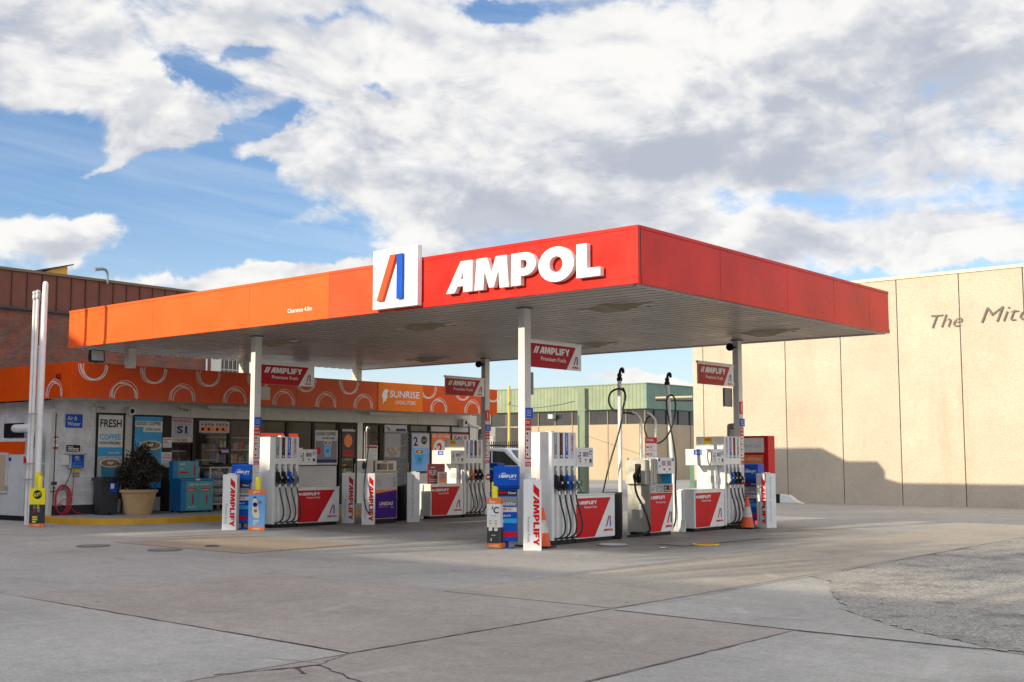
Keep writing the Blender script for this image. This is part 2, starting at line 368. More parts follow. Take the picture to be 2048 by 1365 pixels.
# ------------------------------------------------------------------ mesh builder (local frame: x right, y away, z up; things face -y)
class MB:
    def __init__(s): s.v = []; s.f = []; s.m = []; s.mats = []
    def mi(s, m):
        if m not in s.mats: s.mats.append(m)
        return s.mats.index(m)
    def add(s, vs, fs, m):
        o = len(s.v); s.v += [tuple(v) for v in vs]; k = s.mi(m)
        for f in fs: s.f.append([o+i for i in f]); s.m.append(k)
        return s
    def box(s, x0, x1, y0, y1, z0, z1, m):
        if x0 > x1: x0, x1 = x1, x0
        if y0 > y1: y0, y1 = y1, y0
        return s.add([(x, y, z) for z in (z0, z1) for y in (y0, y1) for x in (x0, x1)],
                     [(0, 2, 3, 1), (4, 5, 7, 6), (0, 1, 5, 4), (2, 6, 7, 3), (0, 4, 6, 2), (1, 3, 7, 5)], m)
    def poly(s, pts, y, m):                        # flat polygon in the x-z plane facing -y
        return s.add([(p[0], y, p[1]) for p in pts], [range(len(pts))], m)
    def rect(s, x0, x1, z0, z1, y, m): return s.poly([(x0, z0), (x1, z0), (x1, z1), (x0, z1)], y, m)
    def prism(s, pts, y0, y1, m):                  # x-z outline extruded along y
        n = len(pts); vs = [(p[0], y0, p[1]) for p in pts]+[(p[0], y1, p[1]) for p in pts]
        return s.add(vs, [tuple(range(n)), tuple(range(2*n-1, n-1, -1))]+[(i, i+n, (i+1) % n+n, (i+1) % n) for i in range(n)], m)
    def prismx(s, pts, x0, x1, m):                 # y-z outline extruded along x
        n = len(pts); vs = [(x0, p[0], p[1]) for p in pts]+[(x1, p[0], p[1]) for p in pts]
        return s.add(vs, [tuple(range(n)), tuple(range(2*n-1, n-1, -1))]+[(i, i+n, (i+1) % n+n, (i+1) % n) for i in range(n)], m)
    def prismz(s, pts, z0, z1, m):
        n = len(pts); vs = [(p[0], p[1], z0) for p in pts]+[(p[0], p[1], z1) for p in pts]
        return s.add(vs, [tuple(range(n-1, -1, -1)), tuple(range(n, 2*n))]+[(i, (i+1) % n, (i+1) % n+n, i+n) for i in range(n)], m)
    def sheet(s, pts, z, m): return s.add([(p[0], p[1], z) for p in pts], [range(len(pts))], m)
    def tube(s, pts, r, m, n=8, smooth=0):
        P_ = [Vector(p) for p in pts]
        for _ in range(smooth):
            q = [P_[0]]
            for a, b in zip(P_, P_[1:]): q += [a*.75+b*.25, a*.25+b*.75]
            P_ = q+[P_[-1]]
        rs = r if isinstance(r, (list, tuple)) else [r]*len(P_)
        if len(rs) != len(P_): rs = [rs[0]+(rs[-1]-rs[0])*i/(len(P_)-1) for i in range(len(P_))]
        vs = []; up = Vector((.13, .31, .94))
        for i, p in enumerate(P_):
            t = (P_[min(i+1, len(P_)-1)]-P_[max(i-1, 0)]).normalized()
            a = t.cross(up)
            if a.length < .05: a = t.cross(Vector((1, 0, 0)))
            a.normalize(); b = t.cross(a); up = -b if False else up
            for k in range(n):
                an = 2*math.pi*k/n; vs.append(p+(a*math.cos(an)+b*math.sin(an))*rs[i])
        fs = [(i*n+k, i*n+(k+1) % n, (i+1)*n+(k+1) % n, (i+1)*n+k) for i in range(len(P_)-1) for k in range(n)]
        fs += [tuple(range(n-1, -1, -1)), tuple(range((len(P_)-1)*n, len(P_)*n))]
        return s.add(vs, fs, m)
    def lathe(s, prof, c, m, n=20):                # prof: (r, z)
        vs = [(c[0]+r*math.cos(2*math.pi*k/n), c[1]+r*math.sin(2*math.pi*k/n), c[2]+z) for r, z in prof for k in range(n)]
        L = len(prof); fs = [(i*n+k, i*n+(k+1) % n, (i+1)*n+(k+1) % n, (i+1)*n+k) for i in range(L-1) for k in range(n)]
        fs += [tuple(range(n-1, -1, -1)), tuple(range((L-1)*n, L*n))]
        return s.add(vs, fs, m)
    def disc(s, x, z, r, y, m, n=24, rz=None):
        return s.poly([(x+r*math.cos(2*math.pi*k/n), z+(rz or r)*math.sin(2*math.pi*k/n)) for k in range(n)], y, m)
    def geo(s, g_, x, z, h, y, m, align='L', rot=0, xs=1, depth=None):
        vs, fs, wd = g_; c, sn = math.cos(R(rot)), math.sin(R(rot))
        off = {'L': 0, 'C': -wd/2, 'R': -wd}[align]
        o = []
        for q in vs:
            u = (q[0]+off)*h*xs; v_ = q[1]*h; o.append((x+u*c-v_*sn, y-q[2]*h, z+u*sn+v_*c))
        return s.add(o, fs, m)
    def text(s, t_, x, z, h, y, m, align='L', rot=0, xs=1, bold=.0, shear=0, wfit=None):
        g_ = text_geo(t_, bold, shear)
        if wfit: xs = wfit/(g_[2]*h)
        return s.geo(g_, x, z, h, y, m, align, rot, xs)
    def word(s, t_, x, z, h, y, m, align='L', rot=0, xs=1, ext=0, wfit=None):
        g_ = word_geo(t_, ext)
        if wfit: xs = wfit/(g_[2]*h)
        return s.geo(g_, x, z, h, y, m, align, rot, xs)
    def fine(s, x0, x1, z0, z1, rows, y, m, fill=.45):
        h = (z1-z0)/rows
        for i in range(rows):
            z = z1-h*(i+1); x = x0
            while x < x1-.004:
                L = min(random.uniform(.10, .3)*(x1-x0), x1-x); s.rect(x, x+L*.85, z, z+h*fill, y, m); x += L
                if random.random() < .08: break
        return s
    def build(s, name, parent=None, loc=(0, 0, 0), rz=0, bevel=0, smooth=False, **tags):
        me = bpy.data.meshes.new(name); me.from_pydata(s.v, [], s.f)
        for m in s.mats: me.materials.append(m)
        me.polygons.foreach_set('material_index', s.m)
        if smooth: me.polygons.foreach_set('use_smooth', [True]*len(s.f))
        me.update()
        if s.v and not tags.pop('raw', False):
            bm = bmesh.new(); bm.from_mesh(me)
            if smooth or bevel: bmesh.ops.recalc_face_normals(bm, faces=bm.faces)
            bm.to_mesh(me); bm.free()
        if smooth:
            try: me.set_sharp_from_angle(angle=R(40))
            except Exception: pass
        o = bpy.data.objects.new(name, me); C.objects.link(o); o.location = loc; o.rotation_euler = (0, 0, R(rz))
        if parent: o.parent = parent
        if bevel:
            b = o.modifiers.new('b', 'BEVEL'); b.width = bevel; b.segments = 2; b.limit_method = 'ANGLE'; b.angle_limit = R(50)
        for k, v_ in tags.items():
            if v_ is not None: o[k] = v_
        return o
def thing(name, label, cat, loc=(0, 0, 0), rz=0, group=None):
    o = bpy.data.objects.new(name, None); C.objects.link(o); o.empty_display_size = .2
    o.location = loc; o.rotation_euler = (0, 0, R(rz)); o['label'] = label; o['category'] = cat
    if group: o['group'] = group
    return o
def single(mb, name, label, cat, loc=(0, 0, 0), rz=0, group=None, bevel=0, smooth=False):
    return mb.build(name, None, loc, rz, bevel, smooth, label=label, category=cat, group=group)
def struct(mb, name, loc=(0, 0, 0), rz=0): return mb.build(name, None, loc, rz, kind='structure')
# ================================================================== ground
M = MB(); M.sheet([(-300, -200), (300, -200), (300, 600), (-300, 600)], 0, CON); struct(M, 'ground')
def wob(a, b, n, amp):
    return [(a[0]+(b[0]-a[0])*i/n+random.uniform(-amp, amp), a[1]+(b[1]-a[1])*i/n+random.uniform(-amp, amp)) for i in range(n+1)]
def slab(pts, m, name='concrete_slab', z=.004): struct(MB().sheet(pts, z, m), name)
slab([(-2.9, -8.16), (2.8, -8.34), (2.8, -4.75), (-2.9, -4.7)], CONP)
slab([(.38, -4.7), (2.8, -4.7), (2.76, 13), (.38, 13)], CONW)
slab([(-14, -16), (2.8, -16), (2.8, -8.36), (-1.9, -8.18), (-14, -7.9)], CONL)
slab([(2.82, -16), (4.93, -16), (4.93, -4.95), (2.82, -4.86)], CONP)
slab([(4.96, -16), (16, -16), (16, -4.9), (4.96, -4.93)], CONL)
slab([(-9.6, -2.9), (-5.75, -2.9), (-5.75, -.35), (-9.6, -.25)], CONB)
slab([(-8, -2.9), (-5.77, -2.88), (-5.77, 1.2), (.36, 1.2), (.36, -.9), (-2.5, -.95), (-4.9, -2.9)], CONW, z=.0035) if False else None
def jline(a, b, n=30, amp=.012, wd=.022, z=.008):
    p = wob(a, b, n, amp); d = Vector((b[0]-a[0], b[1]-a[1])).normalized(); nx, ny = -d.y, d.x
    o = MB()
    vs = []
    for q in p:
        k = wd*random.uniform(.35, 1.0)/2; vs += [(q[0]-nx*k, q[1]-ny*k, z), (q[0]+nx*k, q[1]+ny*k, z)]
    o.add(vs, [(2*i, 2*i+2, 2*i+3, 2*i+1) for i in range(len(p)-1)], JOINT); struct(o, 'slab_joint')
jline((-1.95, -8.18), (2.8, -8.34), 40, .010, .030); jline((2.8, -8.34), (2.8, -4.8), 40, .008, .018)
jline((2.8, -4.8), (2.93, -.47), 30, .01, .014); jline((2.93, -.47), (2.71, 9.27), 30, .008, .03)
jline((2.8, -4.86), (4.95, -4.95), 20, .006, .012); jline((4.95, -4.95), (12, -4.93), 40, .01, .022); jline((4.95, -4.95), (4.98, -9), 30, .008, .02)
jline((-2.9, -4.72), (.38, -4.7), 20, .01, .010); jline((.38, -4.7), (.38, 1.2), 30, .01, .010); jline((-14, -7.85), (-1.9, -8.18), 30, .01, .012)
jline((2.8, -8.34), (3.02, -8.86), 12, .015, .014); jline((3.02, -8.86), (4.3, -9.3), 16, .02, .022); jline((3.02, -8.86), (2.9, -9.25), 8, .015, .05); jline((2.9, -9.25), (2.75, -9.6), 8, .015, .022); jline((2.96, -8.80), (2.3, -8.95), 10, .015, .010)
jline((3.0, -9.05), (3.22, -9.16), 6, .012, .035)
jline((-5.75, -2.9), (-5.75, 1.2), 30, .008, .010); jline((-9.6, -2.9), (.3, -2.93), 40, .01, .008); jline((-9.6, -.3), (.3, -.3), 40, .008, .007)
jline((-6.2, 1.24), (.3, 1.24), 20, .005, .012); jline((.3, 1.24), (.3, 9.4), 20, .005, .012); jline((-13.7, 1.9), (-6.2, 1.9), 20, .005, .01)
# concrete apron and gravel on the right
apr = [(2.86, -4.80), (3.02, -4.0), (2.95, -.5), (3.35, -.8), (4.05, -2.2), (4.75, -3.4), (5.6, -4.2), (6.67, -4.83), (6.5, -4.88), (4.97, -4.90)]
slab(apr, CONL, 'concrete_apron', .0062)
gp = [(2.95, -.48), (3.35, -.8), (4.05, -2.2), (4.75, -3.4), (5.6, -4.2), (6.67, -4.83), (7.0, -4.90), (16, -4.9), (16, 24), (2.6, 13.5), (2.72, 9.3)]
gw = []
for a, b in zip(gp, gp[1:]+gp[:1]): gw += wob(a, b, 10, .05)[:-1] if Vector((a[0]-b[0], a[1]-b[1])).length < 3 else [a]
slab(gw, GRAVEL, 'gravel_verge', .0078)
st = MB()
for i in range(2600):
    x = random.uniform(2.9, 9.5); y = random.uniform(-4.9, 8)
    if x < 2.9 + max(0, (-.5-y))*.80 + random.gauss(0, .12): continue
    s_ = random.uniform(.006, .018); vs = [(x+random.uniform(-s_, s_), y+random.uniform(-s_, s_), .008+random.uniform(0, s_)) for _ in range(4)]
    st.add(vs, [(0, 1, 2), (0, 2, 3), (0, 3, 1), (1, 3, 2)], GRAVEL)
st.build('loose_stones', kind='stuff')
# raised shop pavement with yellow kerb
ky = [(-17.4, .02), (-16.9, -.35), (-16.3, -.52), (-15.6, -.45), (-14.9, -.15), (-14.35, .45), (-14.1, 1.2), (-14.1, 2.7), (-13.9, 16.5), (-17.4, 16.5)]
M = MB(); M.prismz([(p[0]+(.12 if i not in (0, 9) else 0)*(-1 if p[0] > -16.3 else 0), p[1]+(.12 if p[1] < .3 else 0)) for i, p in enumerate(ky)], 0, .12, CON); struct(M, 'shop_pavement')
M = MB(); kp = ky[:9]
for i in range(len(kp)-1):
    a, b = Vector(kp[i]), Vector(kp[i+1]); d = (b-a).normalized(); n_ = Vector((-d.y, d.x))*.15
    na = (Vector(kp[i])-Vector(kp[i-1])).normalized() if i else d; nb = (Vector(kp[i+2])-b).normalized() if i+2 < len(kp) else d
    ma = (d+na).normalized(); mb_ = (d+nb).normalized()
    A1 = a+Vector((-ma.y, ma.x))*.15; B1 = b+Vector((-mb_.y, mb_.x))*.15
    M.add([(a.x, a.y, 0), (b.x, b.y, 0), (b.x, b.y, .135), (a.x, a.y, .135), (A1.x, A1.y, .135), (B1.x, B1.y, .135)], [(0, 1, 2, 3), (3, 2, 5, 4)], YELK)
struct(M, 'kerb')

# ================================================================== canopy
can = thing('fuel_canopy', 'large red and orange flat canopy with big white lettering standing over the pumps', 'canopy')
LX, LY, ZB, ZT = 16.7, 9.62, 4.2, 5.11
M = MB()
for a, b, m in [(-2.46, 0, REDF), (-5.3, -2.46, REDF), (-7.13, -5.3, ORF), (-9.6, -7.13, ORG), (-13.1, -9.6, ORG), (-16.7, -13.1, ORG)]:
    M.box(a+.004, b-.004, 0, .06, ZB+.10, ZT-.055, m); M.box(a, b, -.012, .07, ZB, ZB+.10, m); M.box(a, b, -.010, .07, ZT-.055, ZT, m)
M.box(-LX, 0, .062, .08, ZB+.02, ZT-.02, DARK)
M.box(-.05, .002, -.014, .001, ZB+.1, ZT-.055, REDF)
ff = M.build('front_fascia', can, bevel=.004)
M = MB()
for a, b in [(.07, 2.47), (2.47, 4.91), (4.91, 6.9), (6.9, 8.6), (8.6, LY)]:
    M.box(-.06, 0, a+.004, b-.004, ZB+.10, ZT-.055, REDF); M.box(-.07, .012, a, b, ZB, ZB+.10, REDF); M.box(-.07, .010, a, b, ZT-.055, ZT, REDF)
M.box(-.08, -.062, .07, LY, ZB+.02, ZT-.02, DARK)
M.build('side_fascia', can, bevel=.004)
M = MB(); M.box(-8.32, -7.67, -.006, -.004, 4.40, 4.41, ORG)
M2 = MB(); M2.text('Clearance 4.0m', -8.36, 4.40, .085, -.004, WHITE, bold=.02, wfit=.74); M2.build('clearance_lettering', can)
# soffit: narrow metal strips with dark gaps
M = MB(); y = .08
while y < LY-.1:
    M.box(-LX+.02, -.09, y, min(y+.222, LY-.02), ZB+.012, ZB+.05, SOFF); y += .275
M.box(-LX+.02, -.09, .08, LY-.02, ZB+.055, ZB+.075, SOFFD)
M.build('soffit', can)
M = MB(); M.box(-.16, -.09, .08, LY, ZB-.015, ZB+.02, GALV); M.box(-.085, -.05, .08, LY, ZB+.002, ZB+.05, OFFW)
M.box(-LX, -.16, LY-.07, LY, ZB-.01, ZB+.16, GALV)
for i in range(33): M.box(-LX-.02, -LX+.10, .3+i*.28, .3+i*.28+.14, ZB-.004, ZB+.02, GALV)
M.box(-LX-.02, -LX+.06, 0.09, LY, ZB+.02, ZB+.12, GALV); M.build('edge_trim', can)
M = MB(); M.box(-LX+.02, -.09, .09, LY-.08, ZB+.10, 4.42, GALV).box(-LX+.02, -.09, LY-.45, LY-.1, 4.42, 4.74, GALV); M.build('roof_deck', can)
# logo panel and letters
lg = MB().box(-5.76, -4.61, -.14, -.02, 4.235, 5.33, WHITE).build('logo_panel', can, bevel=.012)
def logo_bars(M, x0, z0, h, y0, y1, red=ORF, blue=BLUE):
    k = h
    if y1 is None:
        M.poly([(x0, z0), (x0+.19*k, z0), (x0+.61*k, z0+k), (x0+.42*k, z0+k)], y0, red); M.rect(x0+.63*k, x0+.80*k, z0, z0+k, y0, blue)
    else:
        M.prism([(x0, z0), (x0+.19*k, z0), (x0+.61*k, z0+k), (x0+.42*k, z0+k)], y0, y1, red); M.box(x0+.63*k, x0+.80*k, y0, y1, z0, z0+k, blue)
M = MB(); logo_bars(M, -5.60, 4.38, .82, -.20, -.141); M.build('emblem', lg, bevel=.006)
# AMPOL channel letters
X = -3.93; k_ = .54
for ch in 'AMPOL':
    g_ = word_geo(ch, .09); M = MB(); h = k_
    M.geo((g_[0], g_[1], g_[2]), X, 4.37, h, -.07, WHITE, xs=1.26); M.build('letter', can, bevel=.004); X += (GL[ch][0]+.055)*h*1.26
# columns
def column(x0, y0, z0=0, z1=ZB, wx=.15, wy=.18, m=WHITE2):
    M = MB(); M.box(x0-wx, x0, y0, y0+wy, z0, z1+.02, m)
    if z0 == 0: M.box(x0-wx-.05, x0+.05, y0-.05, y0+wy+.05, 0, .03, DARK); M.box(x0-wx-.03, x0+.03, y0-.03, y0+wy+.03, ZB-.012, ZB+.01, SOFFD)
    return M.build('column', can, bevel=.01)
COLS = [(-10.85, 1.14), (-3.2, 1.14), (-10.85, 8.77), (-3.2, 8.77)]
for c in COLS: column(*c)
for x, y in [(-15.62, 1.0), (-16.45, 5.05), (-16.45, 9.25)]: column(x, y, 3.72, ZB, .22, .2, OFFW)
# soffit lamps
for x, y in [(-1.95, 2.15), (-6.67, 2.17), (-11.78, 2.41), (-12.18, 7.91), (-6.44, 7.52), (-1.92, 7.65)]:
    M = MB(); z = ZB+.010
    M.add([(x-.62, y, z), (x, y-.42, z-.002), (x+.62, y, z), (x, y+.42, z-.002), (x-.2, y, z-.10), (x+.2, y, z-.10)],
          [(0, 1, 4), (1, 5, 4), (1, 2, 5), (2, 3, 5), (3, 4, 5), (3, 0, 4)], LAMP)
    M.box(x-.80, x-.60, y-.05, y+.05, z-.02, z, OFFW); M.box(x+.60, x+.80, y-.05, y+.05, z-.02, z, OFFW)
    for q in (-.45, -.15, .2, .5): M.box(x+q-.04, x+q+.04, y+.30, y+.36, z-.006, z-.001, BLACK)
    M.build('soffit_lamp', can)
# unseen box added on the roof, shaped to cast the stepped shadow on the far wall
M = MB(); M.box(-14.5, -11.0, 8.4, 9.4, 4.42, 5.92, GALV); M.prism([(-11.0, 4.42), (-10.1, 4.42), (-10.1, 5.47), (-11.0, 5.92)], 8.4, 9.4, GALV); M.box(-10.1, -9.05, 8.4, 9.4, 4.42, 5.47, GALV)
M.prism([(-9.05, 4.42), (-8.0, 4.42), (-8.0, 4.70), (-9.05, 4.98)], 8.4, 9.4, GALV)
for i in range(12): M.box(-14.4+i*.27, -14.25+i*.27, 8.37, 8.4, 4.6, 5.7, DARK)
single(M, 'added_shadow_box', 'grey sheet metal shadow box added unseen on top of the canopy roof', 'shadow box')

# ------------------------------------------------------------------ pumps
def panel_graphic(M, x0, x1, z0, z1, y):
    W, H = x1-x0, z1-z0
    M.rect(x0, x1, z0, z1, y, WHITE)
    M.poly([(x0, z0), (x0+.47*W, z0), (x0+.89*W, z1-.07*H), (x0, z1-.07*H)], y-.004, RED)
    M.rect(x0, x0+.09*W, z1-.155*H-.05*H, z1-.115*H-.03*H, y-.008, WHITE)
    M.word('/AMPLIFY', x0+.06*W, z1-.22*H, .085*H, y-.008, WHITE, wfit=.46*W)
    M.text('Premium Fuels', x0+.20*W, z1-.31*H, .055*H, y-.008, WHITE, bold=.015, wfit=.32*W)
    logo_bars(M, x0+.76*W, z0+.22*H, .26*H, y-.004, None, RED)
    M.word('AMPOL', x0+.70*W, z0+.11*H, .055*H, y-.004, RED, wfit=.26*W)
FUELS = [('Diesel', GREY, WHITE), ('AMPLIFY Diesel', BLACK, RED), ('Unleaded 91', BLUE, WHITE), ('AMPLIFY 98', LGREY, RED)]
NOZ = [BLACK, BLACK, BLUE, GREY]
def pump(loc, mir, label, orange=None):
    s = -1 if mir else 1
    P = thing('fuel_pump', label, 'fuel pump', loc, 90, 'four hose fuel pumps under the canopy')
    fu = list(zip(FUELS, NOZ))
    if mir: fu = fu[::-1]
    X0 = 0 if not mir else -.72                # left edge of the hose tower
    slots = [X0+.115+.163*i for i in range(4)]
    M = MB()
    M.box(X0, X0+.72, .12, .70, .08, 2.0, WHITE); M.box(X0+.02, X0+.70, .02, .68, 0, .08, BLACK)
    M.box(X0, X0+.72, 0, .12, 1.39, 2.0, WHITE)
    edges = [X0]+sum([[c-.042, c+.042] for c in slots], [])+[X0+.72]
    for i in range(0, 10, 2): M.box(edges[i], edges[i+1], 0, .12, .90, 1.39, WHITE)
    for i in range(0, 10, 2): M.box(edges[i], edges[i+1], .0 if i in (0, 8) else .01, .12, .08, .90, WHITE)
    for c in slots: M.box(c-.042, c+.042, .04, .12, .08, .90, WHITE2)
    for c in slots: M.box(c-.042, c+.042, .10, .12, .90, 1.39, BLACK)
    M.build('cabinet', P, bevel=.006)
    for c, ((tx, m, tm), nm) in zip(slots, fu):
        M = MB(); M.rect(c-.045, c+.045, 1.53, 1.985, -.004, m)
        M.text(tx, c-.022, 1.96, .045, -.007, tm, rot=-90, bold=.02, wfit=.30 if len(tx) > 8 else .17); M.rect(c-.02, c+.02, 1.55, 1.59, -.007, tm if tm is WHITE else WHITE)
        M.build('fuel_label', P)
        n = nm
        if orange is not None and slots.index(c) == orange: n = ORANGE
        if mir and nm is GREY: n = OFFW
        M = MB()
        M.tube([(c+.005, .0, 1.20), (c-.018, -.045, 1.30), (c-.028, -.02, 1.36)], [.013, .010], STEEL, 8, 1)
        M.prismx([(-.10, 1.06), (-.055, 1.22), (.03, 1.24), (.05, 1.10), (.0, 1.00), (-.05, .98)], c-.030, c+.034, n)
        M.tube([(c, -.10, 1.13), (c+.02, -.13, 1.05), (c+.025, -.09, .97)], .012, BLACK, 6, 1)
        M.tube([(c+.02, -.03, 1.05), (c+.03, -.05, .95)], .024, n if n is not OFFW else BLACK, 8)
        M.disc(c+.052, 1.10, .024, -.115, LGREY, 12); M.box(c+.03, c+.055, -.11, -.05, 1.09, 1.11, BLACK)
        M.build('nozzle', P, bevel=.004)
        j = random.uniform(-.015, .015)
        M = MB(); M.tube([(c+.03, -.05, .95), (c+.03, -.06, .88)], .021, STEEL, 8)
        M.tube([(c+.03, -.06, .90), (c+.035, -.08, .75), (c+.085+j, -.13, .50), (c+.10+j, -.15, .32), (c+.07+j, -.13, .17), (c-.01, -.03, .10), (c-.015, .05, .12)], .016, RUBBER, 8, 2)
        M.build('hose', P, smooth=True)
        M = MB()
    B0, B1 = (.73, 1.95) if not mir else (-1.95, -.73)
    M = MB(); M.box(B0, B1, .02, .70, .07, .85, WHITE); M.box(B0+.03, B1-.03, .05, .66, 0, .07, BLACK); M.box(B0-.005, B1+.005, .0, .71, .85, .875, WHITE)
    if mir: M.box(B0-.05, B0-.005, .25, .55, .0, .86, WHITE); M.prism([(B0-.14, 0), (B0-.05, 0), (B0-.05, .25), (B0-.07, .25), (B0-.08, .1)], .2, .6, WHITE)
    hb = M.build('lower_cabinet', P, bevel=.008)
    M = MB()
    if mir: panel_graphic(M, B0+.04, B1+.0, .09, .855, .016)
    else: panel_graphic(M, B0, B1, .09, .855, .016)
    M.build('front_panel', hb)
    D0, D1 = (.725, 1.24) if not mir else (-1.24, -.725)
    M = MB(); M.box(D0, D1, -.01, .66, 1.375, 1.725, WHITE)
    if mir:
        M.add([(D0-.003, .25, 1.60), (D0-.003, .45, 1.60), (D0-.003, .45, 1.71), (D0-.003, .25, 1.71)], [(0, 1, 2, 3)], BLUE)
        for z in (1.625, 1.65, 1.675): M.add([(D0-.006, .28, z), (D0-.006, .40, z), (D0-.006, .40, z+.012), (D0-.006, .28, z+.012)], [(0, 1, 2, 3)], WHITE)
    dc = M.build('display_cabinet', P, bevel=.008)
    M = MB(); y = -.013
    for a, b, c_, d in [(D0+.06, D1-.04, 1.425, 1.428), (D0+.06, D1-.04, 1.690, 1.693), (D0+.06, D0+.063, 1.425, 1.693), (D1-.043, D1-.04, 1.425, 1.693)]: M.rect(a, b, c_, d, y, DARK)
    M.rect(D0+.19, D0+.36, 1.56, 1.65, y, LCD)
    for r_ in range(2): M.text('00.00' if r_ else '0.00', D0+.21, 1.575+.038*r_, .022, y-.002, DARK)
    M.rect(D1-.13, D1-.05, 1.60, 1.67, y-.001, BLUE); M.rect(D1-.12, D1-.06, 1.615, 1.65, y-.003, WHITE)
    for i in range(4): M.rect(D0+.09, D0+.13, 1.46+.052*i, 1.49+.052*i, y, BLACK)
    M.disc(D0+.06, 1.57, .018, y-.002, BLACK, 12); M.rect(D0+.25, D0+.30, 1.49, 1.515, y, BLACK); M.rect(D0+.25, D0+.30, 1.45, 1.46, y, RED)
    M.rect(D1-.12, D1-.06, 1.45, 1.52, y, BLACK); M.build('display_panel', dc)
    M = MB(); q = (.76, .82) if not mir else (-.86, -.74)
    M.box(q[0], q[1], .15, .35, .875, 1.375, WHITE); M.box(q[0]-.01, q[1]+.02, .13, .37, 1.0, 1.15, LGREY); M.build('display_arm', P, bevel=.005)
    M = MB()
    if mir:
        M.add([(X0-.003, .3, 1.83), (X0-.003, .5, 1.83), (X0-.003, .5, 1.98), (X0-.003, .3, 1.98)], [(0, 1, 2, 3)], YEL)
        M.add([(X0-.006, .32, 1.90), (X0-.006, .48, 1.90), (X0-.006, .48, 1.96), (X0-.006, .32, 1.96)], [(0, 1, 2, 3)], ORANGE); M.build('safety_notice', P)
    else:
        M.box(X0+.60, X0+.72, .5, .6, 2.0, 2.035, WHITE); M.box(.80, 1.0, .2, .5, 1.725, 1.76, WHITE)
        for q in (.82, .88, .95): M.tube([(q, .3, 1.75), (q, .3, 1.83)], .006, RED, 6)
        M.build('top_fittings', P)
    return P
pump((-10.8, 1.65, 0), False, 'white fuel pump beside the front left canopy column, with the milk advert before it')
pump((-3.0, 1.65, 0), False, 'nearest white fuel pump, beside the front column with a traffic cone at its left')
pump((-10.7, 8.50, 0), True, 'white fuel pump with an orange nozzle guard beside the back column near the shop', orange=1)
pump((-3.0, 8.44, 0), True, 'sunlit white four hose fuel pump beside the back right column and a traffic cone')

# hanging AMPLIFY boards
def board(loc, label, left):
    T_ = thing('hanging_sign', label, 'sign', loc, 90, 'red and white boards hanging beside the canopy columns')
    M = MB(); M.box(0, 1.52, 0, .035, 0, .46, WHITE); M.build('board', T_)
    M = MB(); M.box(-.02, 1.54, -.01, .05, .46, .50, WHITE2); M.build('top_rail', T_)
    M = MB(); W, H = 1.52, .46
    M.poly([(0, 0), (.70*W, 0), (.89*W, H-.03), (0, H-.03)], -.004, RED2)
    x = .04
    M.word('//AMPLIFY', .13, .255, .125, -.008, WHITE, wfit=1.02); M.text('Premium Fuels', .30, .13, .075, -.008, WHITE, bold=.012, wfit=.74)
    logo_bars(M, 1.28, .10, .16, -.004, None, RED, NAVY); M.word('AMPOL', 1.24, .035, .034, -.004, RED, wfit=.2)
    M.build('lettering', T_)
    M = MB()
    for z in (.05, .44): M.box(-.09 if not left else 1.52, 0 if not left else 1.56, .0, .03, z, z+.03, GALV)
    M.build('bracket', T_)
board((-10.87, 1.32, 3.16), 'red and white fuel board hanging in front of the orange shop fascia', False)
board((-3.22, 1.32, 3.16), 'red and white fuel board hanging beside the front right column against the sky', False)
board((-10.87, 7.24, 3.16), 'red and white board on the back column overlapping the shop fascia end', True)
board((-3.22, 7.06, 3.13), 'red and white board hanging at the back right column before the pale wall', True)

# column notices
def notices(i, label, excl):
    x, y = COLS[i]; T_ = thing('safety_notice_strip', label, 'notice', (x+.004, y, 0), 90, 'red and blue safety notices fixed to the canopy columns')
    a, b = .01, .175
    if excl:
        M = MB(); M.box(a, b-.02, -.006, 0, 2.52, 2.80, RED); M.rect(.07, .10, 2.60, 2.76, -.009, WHITE); M.rect(.07, .10, 2.555, 2.585, -.009, WHITE); M.build('alarm_plate', T_)
    M = MB(); M.box(a, b+.03, -.02, 0, 2.24, 2.42, BLUE)
    for z in (2.36, 2.32, 2.28): M.rect(a+.02, b-.03, z, z+.014, -.023, LGREY)
    M.build('blue_plate', T_)
    M = MB(); M.box(a, b, -.006, 0, 1.52, 2.22, RED)
    M.text('STOP', a+.01, 2.14, .05, -.009, WHITE, bold=.03, wfit=.11); M.text('ENGINE', a+.01, 2.06, .045, -.009, WHITE, bold=.03, wfit=.14)
    for q in range(4):
        z = 1.545+.122*q; M.rect(a+.008, b-.008, z, z+.11, -.009, WHITE); M.disc(a+.045, z+.055, .026, -.012, RED, 14); M.disc(a+.045, z+.055, .017, -.014, DARK, 14); M.fine(a+.085, b-.015, z+.02, z+.10, 4, -.012, GREY)
    M.build('warning_panel', T_)
    M = MB(); M.box(a, b-.01, -.004, 0, 1.15, 1.47, WHITE); M.rect(a, b-.01, 1.38, 1.47, -.007, RED); M.fine(a+.02, b-.03, 1.39, 1.46, 3, -.009, WHITE); M.fine(a+.015, b-.02, 1.18, 1.36, 6, -.007, LGREY)
    M.build('small_notice', T_)
    if i > 1:
        M = MB(); M.disc(.11, 1.02, .085, -.005, RED, 20); M.rect(.05, .17, .99, 1.05, -.008, WHITE); M.build('round_sticker', T_)
notices(0, 'safety notices on the front left column above the blue price stand', False)
notices(1, 'safety notices on the front right column above the tall white pump', False)
notices(2, 'safety notices on the back column beside the white car', True)
notices(3, 'safety notices on the back column beside the red card kiosk', True)
